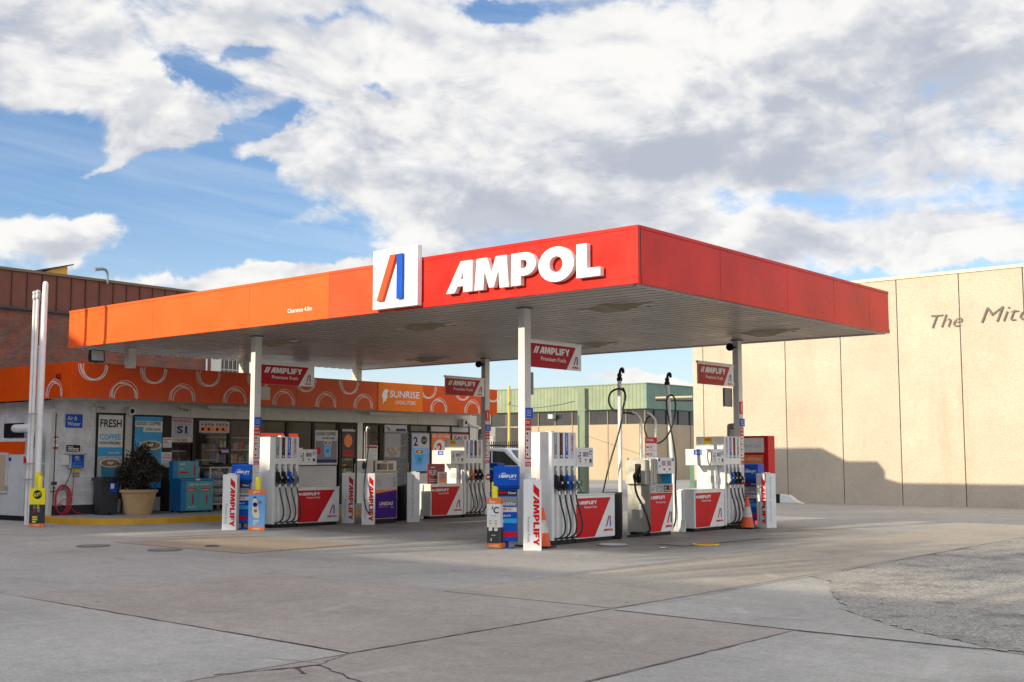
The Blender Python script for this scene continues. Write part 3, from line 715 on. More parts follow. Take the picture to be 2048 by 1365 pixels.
# grey box and loud speaker on columns
single(MB().box(0, .18, 0, .08, 2.62, 3.02, MGREY), 'junction_box', 'grey flat box behind the front right column under the sign', 'box', (-3.30, 1.34, .05), 90, bevel=.01)
single(MB().box(0, .34, 0, .06, 0, .42, MGREY), 'junction_box', 'grey flat box hanging below the sign on the back right column', 'box', (-3.30, 8.32, 2.68), 90, bevel=.01)
for (x, y), lb in [((-11.0, 8.70), 'black horn speaker at the top of the back column near the shop'), ((-3.35, 8.66), 'black horn speaker at the top of the back right column')]:
    T_ = thing('horn_speaker', lb, 'speaker', (x+.10, y+.02, 4.03), 35); T_.scale = (.85, .85, .85)
    M = MB(); M.lathe([(.03, -.10), (.05, 0), (.10, .08), (.105, .10), (.09, .10), (.03, .02)], (0, 0, 0), BLACK, 18)
    M.v = [(v[0]-.12, -v[2], v[1]) for v in M.v]; M.build('horn', T_, smooth=True)
    MB().box(-.1, .06, -.02, .02, -.02, .02, DARK).build('bracket', T_)
for (x, y), lb in [((-11.10, 8.98), 'brushed steel drum fixed to the back column near the shop'), ((-3.47, 8.98), 'brushed steel drum fixed to the back right column above the pump')]:
    M = MB(); M.lathe([(.14, 0), (.15, .02), (.15, .27), (.12, .31), (.04, .325)], (0, 0, 0), STEEL, 24); M.box(-.06, .06, -.152, -.14, .18, .21, DARK)
    single(M, 'steel_drum', lb, 'drum', (x, y, 2.0), 30, smooth=True)

# bollard covers: square white sleeves with AMPLIFY printed down one face
def sleeve(loc, rz, label, kind='A', h=1.18, w=.30):
    T_ = thing('bollard_cover', label, 'bollard cover', loc, rz, 'white square bollard covers')
    M = MB(); M.box(0, w, 0, w, 0, h, WHITE); M.box(.08, w-.08, .08, w-.08, h, h+.025, WHITE2); M.build('sleeve', T_, bevel=.008)
    M = MB()
    if kind in 'AB':
        M.poly([(.165, h-.07), (.265, h-.17), (.265, h-.31), (.165, h-.21)], -.004, RED)
        M.word('AMPLIFY', .165, h-.27, .10, -.004, RED, rot=-90, wfit=.83); M.text('Premium Fuels', .065, h-.62, .046, -.004, GREY, rot=-90, wfit=.42)
        M.build('lettering', T_)
        M = MB()
    if kind in 'PB':
        M.text('Powering our performance', .11, h-.08, .062 if kind == 'P' else .05, -.004, GREY if kind == 'P' else SKYB, rot=-90, wfit=.98)
        if kind == 'B': M.v = [(w-v[1], v[0], v[2]) for v in M.v]
        M.build('lettering', T_)
sleeve((-11.02, .49, 0), 42, 'white bollard cover with red vertical lettering at the far left end of the left island')
sleeve((-2.65, .44, 0), 41, 'white bollard cover with red vertical lettering in front of the traffic cone and nearest pump')
sleeve((-11.06, 3.90, 0), 45, 'white bollard cover with red vertical lettering at the right end of the left pump cabinet')
sleeve((-10.25, 3.79, 0), 44, 'white bollard cover with red vertical lettering in front of the purple gas dispenser')
sleeve((-10.18, 5.19, 0), 48, 'white bollard cover reading Powering our performance right of the purple gas dispenser', 'P', 1.19)
sleeve((-2.76, 8.68, 0), -16, 'white bollard cover with red vertical lettering in front of the red card kiosk', 'B', 1.19)

# blue price and wash stands
def stand(loc, rz, label):
    T_ = thing('price_stand', label, 'price stand', loc, rz, 'blue price stands at the island ends')
    MB().box(-.18, .18, 0, .26, .12, 1.0, BLUE).build('body', T_, bevel=.01)
    MB().prismx([(0.03, 1.0), (.0, 1.05), (-.04, 1.06), (-.04, 1.38), (.0, 1.40), (.26, 1.38), (.26, 1.0)], -.22, .22, BLUE).build('hood', T_, bevel=.012)
    M = MB(); M.lathe([(.14, 0), (.14, .02), (.03, .03), (.03, .13)], (0, .13, 0), BLUE, 20); M.build('foot', T_)
    M = MB(); y = -.045
    M.word('/AMPLIFY', -.12, 1.20, .055, y, WHITE, wfit=.30); M.text('AMPOL', -.09, 1.265, .022, y, WHITE, bold=.03, wfit=.09); M.text('Premium Fuels', .05, 1.17, .018, y, WHITE, wfit=.13); M.build('hood_lettering', T_)
    rows = [(.90, .99, BLACK, 'AMPLIFY', ' Diesel', RED), (.72, .88, GREY, '', 'Hi & Std flow', WHITE), (.62, .70, CREAM, 'AMPLIFY', '98', RED), (.52, .60, BLUE, '', 'Unleaded 91', WHITE), (.43, .51, CYAN, '', 'e-Blue', WHITE)]
    M = MB(); y = -.004
    for a, b, m, w1, w2, tm in rows:
        M.rect(-.18, .18, a, b, y, m)
        if w1: M.word(w1, -.16, a+.025, .04, y-.003, tm, wfit=.17); M.text(w2, .03, a+.025, .04, y-.003, WHITE if m is BLACK else GREY, bold=.02)
        elif 'Hi' in w2: M.text('AMPOL', -.16, b-.035, .015, y-.003, WHITE); M.text('Diesel', -.15, b-.065, .03, y-.003, WHITE, bold=.02); M.text(w2, -.11, a+.02, .045, y-.003, WHITE, bold=.02, wfit=.27)
        else: M.text(w2, -.16, a+.02, .035, y-.003, tm, bold=.02)
    M.rect(-.18, .18, .20, .28, y, RED); M.build('price_rows', T_)
stand((-11.02, .98, 0), 36, 'blue price stand at the left island behind the milk advert')
stand((-3.18, .62, 0), 36, 'blue price stand in front of the nearest canopy column')
stand((-11.1, 9.35, 0), 0, 'dark blue price stand behind the back column beside the white car')
stand((-3.22, 9.25, 0), 0, 'dark blue price stand in front of the red card kiosk')

# yellow bollards with wrap-round adverts
def advert(loc, rz, label, kind, h=.86, w=.24):
    T_ = thing('bollard', label, 'bollard', loc, rz, 'yellow bollards with advert wraps')
    M = MB(); M.lathe([(.058, 0), (.058, 1.11), (.05, 1.13), (.02, 1.135)], (0, .07, 0), YEL, 18); M.build('yellow_post', T_, smooth=True)
    m0 = {'milk': SKYB, 'cola': WHITE, 'burger': DARK}[kind]
    pw = w/2
    w3 = MB(); w3.prismz([(-pw, 0), (pw, 0), (pw+.04, .16), (-pw+.04, .16)] if kind == 'cola' else [(-pw, -.01), (pw, -.01), (pw, .004), (-pw, .004)], .01, h, m0)
    wr = w3.build('wrap', T_)
    M = MB(); y = -.015 if kind != 'cola' else -.004; g_ = y-.003
    if kind == 'milk':
        M.rect(-pw, pw, h-.10, h, y, ORANGE); M.fine(-.07, .07, h-.08, h-.02, 2, g_, WHITE, .7); M.rect(-pw, pw, .01, .09, y, ORANGE); M.text('SUNRISE', -.08, .035, .03, g_, WHITE, bold=.03, shear=.2)
        M.poly([(-.06, .28), (.05, .26), (.07, .34), (.02, .60), (-.01, .70), (-.07, .70), (-.09, .60), (-.10, .38)], g_, CREAM); M.disc(-.03, .55, .05, g_-.003, NAVY, 16); M.disc(.07, .60, .03, g_, COFFEE, 12); M.disc(-.02, .42, .035, g_-.003, COFFEE, 12); M.rect(-.07, -.01, .68, .72, g_-.003, BLUE)
        M.fine(-.07, .06, .13, .24, 3, g_, WHITE, .7)
    elif kind == 'cola':
        M.rect(-pw, pw, h-.10, h, y, ORANGE); M.fine(-.07, .07, h-.08, h-.02, 2, g_, WHITE, .7); M.rect(-pw, pw, .01, .09, y, ORANGE); M.text('SUNRISE', -.08, .035, .03, g_, WHITE, bold=.03, shear=.2)
        M.text("'C", -.03, .60, .11, g_, BLACK, bold=.03); M.fine(-.05, .05, .55, .58, 1, g_, LGREY, .6)
        M.rect(-pw, pw, .09, .36, y, DARK)
        for q in (-.055, .045): M.poly([(q-.03, .30), (q+.03, .30), (q+.035, .42), (q+.03, .52), (q-.03, .52), (q-.035, .42)], g_, WHITE); M.fine(q-.02, q+.02, .34, .50, 4, g_-.003, GREY); M.disc(q, .40, .018, g_-.005, YEL, 10)
        M.fine(-.04, .04, .22, .25, 1, g_, LGREY); M.fine(-.05, .05, .13, .18, 1, g_, WHITE, .9)
    else:
        M.rect(-pw, pw, .50, h, y, YEL); M.disc(0, .72, .10, g_, BLACK, 22); M.text('$3', -.085, .68, .075, g_-.003, YEL, bold=.03); M.text('.50', .0, .725, .045, g_-.003, YEL, bold=.03); M.text('EACH', .01, .695, .02, g_-.003, YEL)
        M.rect(-pw, pw, .01, .08, y, ORANGE); M.text('SUNRISE', -.08, .03, .028, g_, WHITE, bold=.02, shear=.2)
        M.rect(-.09, -.03, .40, .48, g_, MGREY); M.rect(.0, .07, .33, .43, g_, MGREY); M.disc(-.06, .35, .03, g_, RED, 12); M.fine(-.10, .02, .10, .26, 3, g_, YEL, .7); M.fine(.0, .09, .42, .54, 3, g_-.002, YEL, .6)
    M.build('print', wr)
    if kind == 'cola':
        M = MB(); M.add([(pw+.003, .0, .01), (pw+.043, .16, .01), (pw+.043, .16, .10), (pw+.003, 0, .10)], [(0, 1, 2, 3)], ORANGE); M.add([(pw+.003, .0, h-.1), (pw+.043, .16, h-.1), (pw+.043, .16, h), (pw+.003, 0, h)], [(0, 1, 2, 3)], ORANGE)
        M.add([(pw+.003, .0, .10), (pw+.043, .16, .10), (pw+.043, .16, .36), (pw+.003, 0, .36)], [(0, 1, 2, 3)], DARK); M.build('side_print', wr)
advert((-10.32, .86, 0), 34, 'yellow bollard with blue and orange milk bottle advert wrapped round it', 'milk', w=.36)
advert((-3.33, .46, 0), 20, 'yellow bollard with white, black and orange drink advert wrapped round it', 'cola')
# cones
def cone(loc, label, rz=0):
    T_ = thing('traffic_cone', label, 'traffic cone', loc, rz, 'orange traffic cones')
    MB().box(-.19, .19, -.19, .19, 0, .035, BLACK).build('base', T_, bevel=.02)
    M = MB()
    def pr(a, b, m): M.lathe([(.145-.12*(a-.035)/.65, a), (.145-.12*(b-.035)/.65, b)], (0, 0, 0), m, 24)
    pr(.035, .26, CONEO); pr(.47, .685, CONEO); M.build('cone_body', T_, smooth=True)
    M = MB(); M.lathe([(.149-.12*(.255-.035)/.65, .255), (.149-.12*(.475-.035)/.65, .475)], (0, 0, 0), mat('scuffed_white_band', (.55, .53, .50), .6, dirt=.6, var=.2, scale=9), 24); M.build('white_band', T_, smooth=True)
cone((-2.82, 1.16, 0), 'orange traffic cone with scuffed white band beside the nearest pump', 12)
cone((-2.74, 8.22, 0), 'orange traffic cone with grey band at the back right pump', 5)
# ================================================================== gas, diesel and island furniture
# purple autogas dispenser
G = thing('gas_dispenser', 'grey autogas dispenser with purple lettered panel on the left island', 'gas dispenser', (-10.32, 4.28, 0), 90)
MB().box(-.02, .72, .0, .45, .10, 1.19, STEELC).box(-.05, .75, -.02, .47, 1.19, 1.21, OFFW).box(0, .7, .02, .43, 0, .10, BLACK).build('body', G, bevel=.012)
M = MB(); y = -.004; M.rect(.0, .70, .78, 1.15, y, LGREY); M.rect(.0, .70, .72, .80, y, ORANGE) if False else None
M.poly([(0, .12), (.70, .12), (.70, .77), (0, .70)], y, PURP); M.poly([(0, .70), (.70, .77), (.70, .79), (0, .775)], y-.002, ORANGE)
M.text('UNIGAS', .13, .42, .085, y-.003, WHITE, bold=.03, shear=.25, wfit=.45); M.poly([(.12, .37), (.50, .385), (.12, .385)], y-.003, ORANGE); M.fine(.50, .60, .36, .39, 1, y-.003, WHITE)
M.fine(.03, .20, .88, 1.12, 8, y-.003, GREY, .25); M.fine(.56, .68, .85, 1.10, 8, y-.003, GREY, .4); M.disc(.40, 1.06, .018, y-.003, GREY, 12); M.build('front_panel', G)
MB().box(.02, .72, .03, .40, 1.21, 1.47, STEELC).build('head', G, bevel=.012)
M = MB(); M.rect(.08, .40, 1.25, 1.40, .024, GLASSD); M.rect(.45, .60, 1.25, 1.40, .024, GLASSD); M.rect(.10, .18, 1.26, 1.31, .020, BLUE); M.text('UNIGAS', .27, 1.425, .03, .026, NAVY, bold=.02); M.build('display', G)
MB().box(-.22, -.02, .05, .40, 1.19, 1.50, OFFW).build('side_cabinet', G, bevel=.01)
M = MB(); M.tube([(-.12, .2, 1.50), (-.12, .2, 2.20), (-.10, .18, 2.27), (-.06, .15, 2.22)], .02, STEEL, 10, 1); M.tube([(-.17, .2, 1.5), (-.17, .2, 2.15)], .012, STEELC, 8); M.build('hose_mast', G, smooth=True)
M = MB(); M.tube([(-.06, .15, 2.22), (-.25, -.02, 1.75), (-.40, -.10, 1.30), (-.55, -.18, .75), (-.48, -.22, .30), (-.20, -.2, .14), (-.02, -.05, .2)], .014, RUBBER, 8, 3); M.build('hose', G, smooth=True)
M = MB(); M.prismx([(-.12, 1.38), (-.06, 1.45), (-.02, 1.35), (-.06, 1.26)], -.46, -.40, DARK); M.build('nozzle', G, bevel=.006)
single(MB().box(0, .42, 0, .01, 0, .36, WHITE).rect(.02, .40, .29, .34, -.003, RED).disc(.08, .22, .04, -.003, RED).disc(.08, .22, .027, -.005, WHITE).fine(.16, .38, .04, .27, 7, -.003, LGREY).fine(.03, .13, .04, .15, 4, -.003, LGREY),
       'notice', 'white notice standing on top of the purple gas dispenser', 'notice', (-10.7, 4.28, 1.47), 90)
# bins between bollard cover and pump
def bin_(loc, label, r=.19, h=.88):
    T_ = thing('black_bin', label, 'bin', loc, 0)
    M = MB(); M.lathe([(r*.88, 0), (r, .05), (r, h-.04)], (0, 0, 0), BLACK, 24); M.build('drum', T_, smooth=True)
    M = MB(); M.lathe([(r*1.04, h-.04), (r*1.04, h), (r*.5, h+.004)], (0, 0, 0), DARK, 24); M.build('rim', T_, smooth=True)
bin_((-10.95, 5.75, 0), 'black round bin left of the back left pump cabinet', .22)
bin_((-11.1, 5.10, 0), 'black round bin behind the purple gas dispenser', .22, .95)
bin_((-3.22, 3.80, 0), 'black round bin between the nearest pump cabinet and the silver diesel dispenser', .20, .88)
M = MB(); M.lathe([(.03, 0), (.06, .03), (.06, .06), (.02, .08)], (0, 0, 0), STEEL, 14); M.tube([(-.1, 0, .03), (.1, 0, .03)], .018, STEEL)
single(M, 'brass_valve', 'silver valve fitting on the black bin left of the lettered white cover', 'valve', (-10.62, 5.10, .62), 30, smooth=True)
# red FUEL poster rack on the back left pump
T_ = thing('leaflet_rack', 'dark red FUEL sign with orange leaflets on the back left pump cabinet', 'leaflet rack', (-10.78, 6.62, .875), 90)
M = MB().box(0, .62, .1, .14, 0, .50, mat('dark_red_print', (.30, .015, .03), .4)); M.text('FUEL', .04, .22, .13, .095, WHITE, bold=.02, wfit=.30); M.fine(.04, .40, .05, .18, 3, .096, LGREY, .5); M.fine(.1, .5, .40, .46, 1, .096, WHITE); M.build('sign_board', T_)
M = MB().box(.30, .62, .02, .08, 0, .30, LGREY); M.rect(.32, .60, .03, .13, .016, ORANGE); M.fine(.33, .58, .14, .26, 3, .016, RED, .5); M.build('leaflets', T_)
# steel diesel dispenser
Dd = thing('diesel_dispenser', 'silver cased high flow diesel dispenser with red panel between the two right hand pumps', 'fuel dispenser', (-2.96, 4.76, 0), 90)
MB().box(0, .84, .02, .56, .07, 1.0, STEELC).box(.03, .80, .05, .52, 0, .07, BLACK).box(-.01, .85, .0, .57, 1.0, 1.015, OFFW).build('body', Dd, bevel=.01)
M = MB(); x0, x1 = .0, .84
M.rect(x0, x1, .07, .84, .016, WHITE); M.poly([(0, .08), (.36, .08), (.82, .84), (0, .84)], .012, RED); M.word('/AMPLIFY', .03, .72, .065, .008, WHITE, wfit=.50); M.text('Premium Fuels', .20, .64, .04, .008, WHITE, bold=.012, wfit=.34)
logo_bars(M, .60, .24, .22, .012, None, RED, NAVY); M.word('AMPOL', .54, .15, .05, .012, RED, wfit=.25)
for i, (a, b, m) in enumerate([(.02, .22, LGREY), (.24, .46, GREY), (.50, .70, BLACK), (.73, .83, RED)]): M.rect(a, b, .86, .985, .014, m); M.fine(a+.02, b-.02, .88, .97, 3, .011, WHITE if m in (BLACK, GREY, RED) else DARK, .4)
M.build('front_panel', Dd)
M = MB(); M.box(.0, .20, .05, .56, 1.015, 1.53, STEELC)
for q in (.03, .085, .14, .195): M.box(q-.014, q+.014, .0, .05, 1.02, 1.53, STEEL)
M.box(.20, .84, .25, .56, 1.015, 1.53, STEELC).box(.80, .84, .03, .25, 1.015, 1.53, CYAN); M.build('upper_case', Dd, bevel=.008)
M = MB().box(.22, .82, -.03, .25, 1.22, 1.54, WHITE); dh = M.build('display_head', Dd, bevel=.008)
M = MB(); y = -.033; M.rect(.36, .50, 1.38, 1.48, y, LCD); M.rect(.56, .70, 1.38, 1.48, y, LCD); M.rect(.24, .30, 1.47, 1.525, y, BLUE); M.rect(.74, .80, 1.47, 1.525, y, BLUE); M.disc(.29, 1.37, .02, y, BLACK, 12)
for q in (.42, .63): M.rect(q, q+.05, 1.29, 1.33, y, BLACK)
M.fine(.26, .32, 1.25, 1.27, 1, y, GREY); M.rect(.52, .56, 1.25, 1.265, y, RED); M.build('display_panel', dh)
# hose boot on the island end face (local -x side)
M = MB(); M.box(-.10, 0, .06, .54, 1.015, 1.50, STEELC); M.build('nozzle_boot', Dd, bevel=.01)
M = MB(); M.box(-.105, -.10, .16, .30, 1.05, 1.42, BLACK)
M.tube([(-.13, .17, 1.38), (-.17, .24, 1.25), (-.17, .27, 1.12)], [.016, .03], BLACK, 8, 1); M.tube([(-.16, .2, 1.28), (-.21, .28, 1.20), (-.19, .26, 1.08)], .012, BLACK, 6, 1); M.build('nozzle', Dd, smooth=True)
M = MB(); M.tube([(-.17, .26, 1.12), (-.18, .24, .85), (-.20, .02, .55), (-.18, -.06, .30), (-.10, -.06, .10), (-.35, .05, .03), (-.6, .15, .03)], .022, RUBBER, 8, 3); M.build('hose', Dd, smooth=True)
M = MB(); M.box(-.005, 0, .20, .27, .35, .62, WHITE); M.build('side_label', Dd)
for q, s_, nm in [(.13, 1, 'a'), (.66, 1, 'b')]:
    M = MB(); M.tube([(q, .30, 1.53), (q, .30, 1.80), (q, .30, 2.22), (q-.03, .30, 2.32), (q-.14, .33, 2.42), (q-.22, .35, 2.45)], [.034, .024], STEEL, 12, 1); M.build('hose_outlet_pipe', Dd, smooth=True)
nt = MB().box(0, .42, 0, .012, 0, .42, WHITE); nt.rect(.0, .42, .30, .42, -.003, RED).text('STOP ENGINE', .02, .345, .045, -.006, WHITE, bold=.03, wfit=.26); nt.rect(.30, .305, 0, .3, -.003, RED); nt.rect(0, .42, .15, .155, -.003, RED)
for a in (.05, .10, .20): nt.disc(a, .22, .022, -.004, RED, 12); nt.disc(a, .08, .022, -.004, RED, 12)
nt.fine(.12, .28, .17, .28, 4, -.003, LGREY).fine(.12, .28, .02, .13, 4, -.003, LGREY).rect(0, .006, 0, .42, -.003, RED).rect(.414, .42, 0, .42, -.003, RED)
single(nt, 'notice', 'red and white STOP ENGINE notice standing on the silver diesel dispenser', 'notice', (-3.22, 4.98, 1.53), 90)
# tall white hose masts
def mast(loc, top, label, tilt=0):
    T_ = thing('hose_mast', label, 'hose mast', loc, 0, 'tall white hose masts on the right island')
    M = MB(); M.tube([(tilt, 0, 0), (0, 0, top)], .042, WHITE, 16); M.build('mast_pole', T_, smooth=True)
    M = MB(); M.lathe([(.055, 0), (.06, .05), (.04, .08), (.05, .12), (.03, .16)], (0, 0, top-.04), BLACK, 14); M.tube([(0, 0, top+.08), (.01, .02, top+.20), (.05, .05, top+.22), (.05, .06, top+.12)], .03, BLACK, 10, 1); M.build('swivel_head', T_, smooth=True)
    return T_
m1 = mast((-3.60, 4.64, 0), 3.12, 'tall white hose mast left of the silver diesel dispenser, black hose looped over it')
m2 = mast((-3.60, 6.41, 0), 3.12, 'tall white hose mast right of the silver diesel dispenser', tilt=.18)
def loc_(p, base): return (p[0]-base[0], p[1]-base[1], p[2])
def wp(u, v, y0):            # helper used while measuring: point on the vertical plane y = y0 seen in that direction
    cy, sy, cp, sp = math.cos(yaw), math.sin(yaw), math.cos(pitch), math.sin(pitch)
    F = Vector((sy*cp, cy*cp, sp)); Rr = Vector((cy, -sy, 0)); U = Rr.cross(F)
    d = F+Rr*((u-1024)/2339.13)-U*((v-682.5)/2339.13); o = Vector(cam.location); t = (y0-o.y)/d.y; return tuple(o+d*t)
def hoseat(pts, base, parent, r=.018, col=RUBBER):
    M = MB(); M.tube([loc_(wp(u, v, y), base) for u, v, y in pts], r, col, 8, 3); M.build('hose', parent, smooth=True)
hoseat([(1206, 985, 4.3), (1218, 930, 4.35), (1240, 860, 4.4), (1246, 820, 4.45), (1249, 800, 4.45), (1250, 785, 4.5), (1246, 776, 4.55)], (-3.60, 4.64), m1, .017)
hoseat([(1245, 820, 4.5), (1253, 790, 4.5), (1243, 776, 4.5), (1222, 782, 4.5), (1216, 800, 4.55), (1222, 818, 4.6), (1238, 826, 4.65), (1258, 826, 4.8), (1268, 829, 4.9)], (-3.60, 4.64), m1, .020)
hoseat([(1344, 1062, 6.0), (1353, 1040, 6.0), (1350, 980, 6.1), (1353, 930, 6.2), (1350, 905, 6.2), (1346, 880, 6.1), (1340, 850, 6.1), (1334, 820, 6.1), (1332, 797, 6.1), (1342, 788, 6.1), (1351, 798, 6.1), (1351, 830, 6.0), (1342, 860, 5.9), (1330, 880, 5.7), (1312, 890, 5.6), (1296, 880, 5.5), (1288, 858, 5.45), (1292, 838, 5.42), (1302, 832, 5.4)], (-3.60, 6.41), m2, .017)
# dark windscreen trough and squeegee on the near pump cabinet
T_ = thing('wash_tray', 'green topped wash tray with a squeegee on the nearest pump cabinet', 'wash tray', (-3.4, 3.05, .875), 90)
MB().lathe([(.15, 0), (.17, .03), (.10, .035)], (0, 0, 0), GREENP, 18).build('tray', T_)
M = MB(); M.tube([(0, 0, .02), (.02, 0, .24)], .006, NAVY, 6); M.tube([(-.05, 0, .02), (-.12, 0, .14)], .008, WHITE, 6); M.tube([(.06, 0, .02), (0, 0, .12)], .008, WHITE, 6); M.build('squeegee', T_)
# red card kiosk
K_ = thing('card_kiosk', 'tall red and white card kiosk with an orange bottle advert behind the back right column', 'kiosk', (-4.02, 10.1, 0), 0)
MB().box(0, .82, .0, .34, 0, 2.05, RED).build('case', K_, bevel=.012)
M = MB(); y = -.006; M.rect(.03, .72, 1.66, 2.0, y, WHITE); M.text('ampolCard', .10, 1.78, .09, y-.003, LGREY, bold=.01, wfit=.54); M.rect(.05, .70, .10, 1.60, y, ORANGE); M.text('RED HOT DEAL', .08, 1.47, .07, y-.003, WHITE, bold=.02, wfit=.58)
M.poly([(.42, .85), (.66, .85), (.64, 1.15), (.57, 1.28), (.56, 1.40), (.50, 1.40), (.49, 1.28), (.43, 1.15)], y-.003, LGREY); M.poly([(.14, .85), (.36, .85), (.34, 1.05), (.28, 1.2), (.22, 1.2), (.16, 1.05)], y-.003, WHITE); M.disc(.53, 1.37, .025, y-.005, RED, 12); M.build('front_print', K_)
# tank covers in the forecourt
def cover(u, v, r, m, label, ring=None):
    ring = ring or MGREY
    cy = wp(u, v, 0); o = Vector(cam.location); d = Vector(cy)-o; t = -o.z/d.z; p = o+d*t
    M = MB(); M.lathe([(r*1.18, 0), (r*1.18, .012), (r*1.0, .014)], (0, 0, 0), ring, 28); T_ = thing('tank_cover', label, 'tank cover', (p.x, p.y, .004), 0, 'round fuel tank covers in the forecourt'); M.build('ring', T_)
    M = MB(); M.lathe([(r*.97, 0), (r*.97, .018)], (0, 0, 0), m, 28); M.build('lid', T_)
cover(187, 1093, .24, CONO, 'dark round tank cover at the far left of the forecourt')
cover(330, 1101, .24, CONO, 'dark round tank cover near the left edge of the sunlit concrete')
cover(424, 1094, .11, DARK, 'small dark round cover on the brown slab')
cover(1225, 1091, .24, LGREY, 'grey round cover in front of the nearest pump cabinet')
cover(1325, 1098, .06, WHITE, 'tiny white round cover in front of the diesel dispenser')
cover(1412, 1090, .20, RED, 'red and yellow round cover in front of the right hand pumps', YEL)
M = MB(); M.sheet([(-1.75, 3.05), (-1.1, 3.0), (-.95, 5.6), (-1.6, 5.7)], .0105, CONL); struct(M, 'concrete_patch')

# ================================================================== shop
S = thing('shop_building', 'white brick convenience shop with a deep orange fascia of white swirls', 'shop')
XW = -17.4
def face(M): return M            # geometry below is given facing -y, then turned 90 degrees: local x = world y, local y = -world x
def sb(M, name, parent=S, **k): return M.build(name, parent, (XW, 0, 0), 90, **k)
MB_ = sb(MB().box(.10, 1.22, 0, .22, .36, 2.97, WBRICK), 'front_wall'); M = MB(); M.box(2.03, 2.27, 0, .2, .12, 2.65, WHITE2); M.box(10.14, 10.36, -.03, .2, .12, 2.62, WHITE2); M.box(15.38, 15.75, 0, .22, .12, 2.97, WHITE2); M.box(12.45, 15.38, .02, .2, .12, 1.02, LGREY); M.box(7.40, 9.35, .03, .16, .12, 1.30, LGREY)
M.box(3.20, 7.40, .03, .18, .12, 1.28, DARK); sb(M, 'window_dado')
M = MB(); M.box(.09, 1.23, -.015, .24, 0.0, .36, DARK); sb(M, 'base_band')
M = MB(); M.box(1.22, 15.4, -.02, .2, 2.62, 2.97, OFFW)
for q in (4.0, 6.5, 10.3, 12.8): M.box(q, q+.012, -.024, -.018, 2.63, 2.96, GREY)
sb(M, 'header_band')
# side wall facing the road (world y = .1) and roof
M = MB(); M.box(-26, -17.625, .105, .32, 0, 2.96, WBRICK); M.box(-17.60, -17.38, .0, .095, 0, 2.75, WHITE2); M.box(-18.25, -18.05, .02, .10, 0, 2.97, WHITE2); M.build('side_wall', S)
M = MB(); M.box(-19.9, -18.9, .07, .10, 2.05, 2.42, BLACK); M.build('wall_opening', S)
M = MB(); M.box(-30, -15.85, -.33, 15.0, 3.60, 3.68, GALV); M.box(-17.3, -15.85, -.33, 15.0, 2.965, 3.0, OFFW); M.build('roof', S)
M = MB(); M.box(-26.0, -25.8, .32, 15.7, 0, 3.6, DARK); M.box(-26, -17.6, 15.55, 15.75, 0, 3.6, WHITE2); M.build('rear_wall', S)
MB().box(-26, -17.6, .32, 15.55, 0, .10, LGREY).build('shop_floor', S)
# fascia
M = MB()
for a, b in [(-.38, 3.0), (3.0, 6.4), (6.4, 9.5), (11.41, 15.0)]: M.box(a+.003, b-.003, 0, .06, 2.95, 3.80, STOREO)
M.box(-.37, 15.0, .055, .10, 2.97, 3.78, DARK)
fs = M.build('orange_fascia', S, (-15.8, 0, 0), 90, bevel=.004)
M = MB(); M.box(-30, -15.802, -.38, -.32, 2.95, 3.80, STOREO); M.build('side_fascia', S, bevel=.004)
M = MB().box(9.5, 11.41, -.02, .06, 2.94, 3.80, STORES); sg = M.build('shop_sign', S, (-15.8, 0, 0), 90, bevel=.008)
M = MB(); M.text('SUNRISE', 9.98, 3.36, .21, -.026, WHITE, bold=.02, wfit=1.28); M.text('LOCAL STORE', 10.22, 3.16, .11, -.026, WHITE, bold=.02, wfit=.86)
M.poly([(9.66, 3.10), (9.70, 3.26), (9.64, 3.40), (9.70, 3.52), (9.80, 3.60), (9.93, 3.57), (9.97, 3.61), (9.90, 3.53), (9.86, 3.46), (9.88, 3.36), (9.80, 3.24), (9.70, 3.18)], -.026, WHITE); M.build('sign_lettering', sg)
def swirl(yc, zc, lo_, hi_, side=False, sc__=1.0):
    M = MB(); rad = .335*sc__
    for kk, (dx, dz, rr, w_, a0, a1) in enumerate([(0, 0, 1.0, .013, 0, 360), (.06, -.035, .95, .012, 0, 360), (.045, .03, 1.06, .010, 0, 360), (-.045, -.02, 1.0, .010, 60, 300)]):
        n = 40; pts = []
        for i in range(n+1):
            a = R(a0+(a1-a0)*i/n); r1 = rad*rr; w2 = w_*(.9+.12*math.sin(i*.35+yc)); pts.append((yc+dx+r1*math.cos(a), zc+dz+r1*.97*math.sin(a), yc+dx+(r1-w2*1.6)*math.cos(a), zc+dz+(r1-w2*1.6)*.97*math.sin(a)))
        for p, q in zip(pts, pts[1:]):
            if all(lo_ <= z <= hi_ for z in (p[1], q[1], p[3], q[3])): M.poly([(p[0], p[1]), (q[0], q[1]), (q[2], q[3]), (p[2], p[3])], -.004-.002*kk, WHITE)
    if side: M.build('swirl', fs.parent, (0, -.38, 0), 0)
    else: M.build('swirl', fs)
for y_ in (.15, 1.80, 3.43, 5.05, 6.70, 8.33, 12.0-.35, 13.3-.05, 14.75): swirl(y_, 3.72, 2.96, 3.79)
for y_ in (.99, 2.65, 4.28, 5.92, 7.45, 9.0-.1, 12.13, 13.72): swirl(y_, 3.05, 2.96, 3.79)
swirl(-16.6, 3.05, 2.96, 3.79, True)
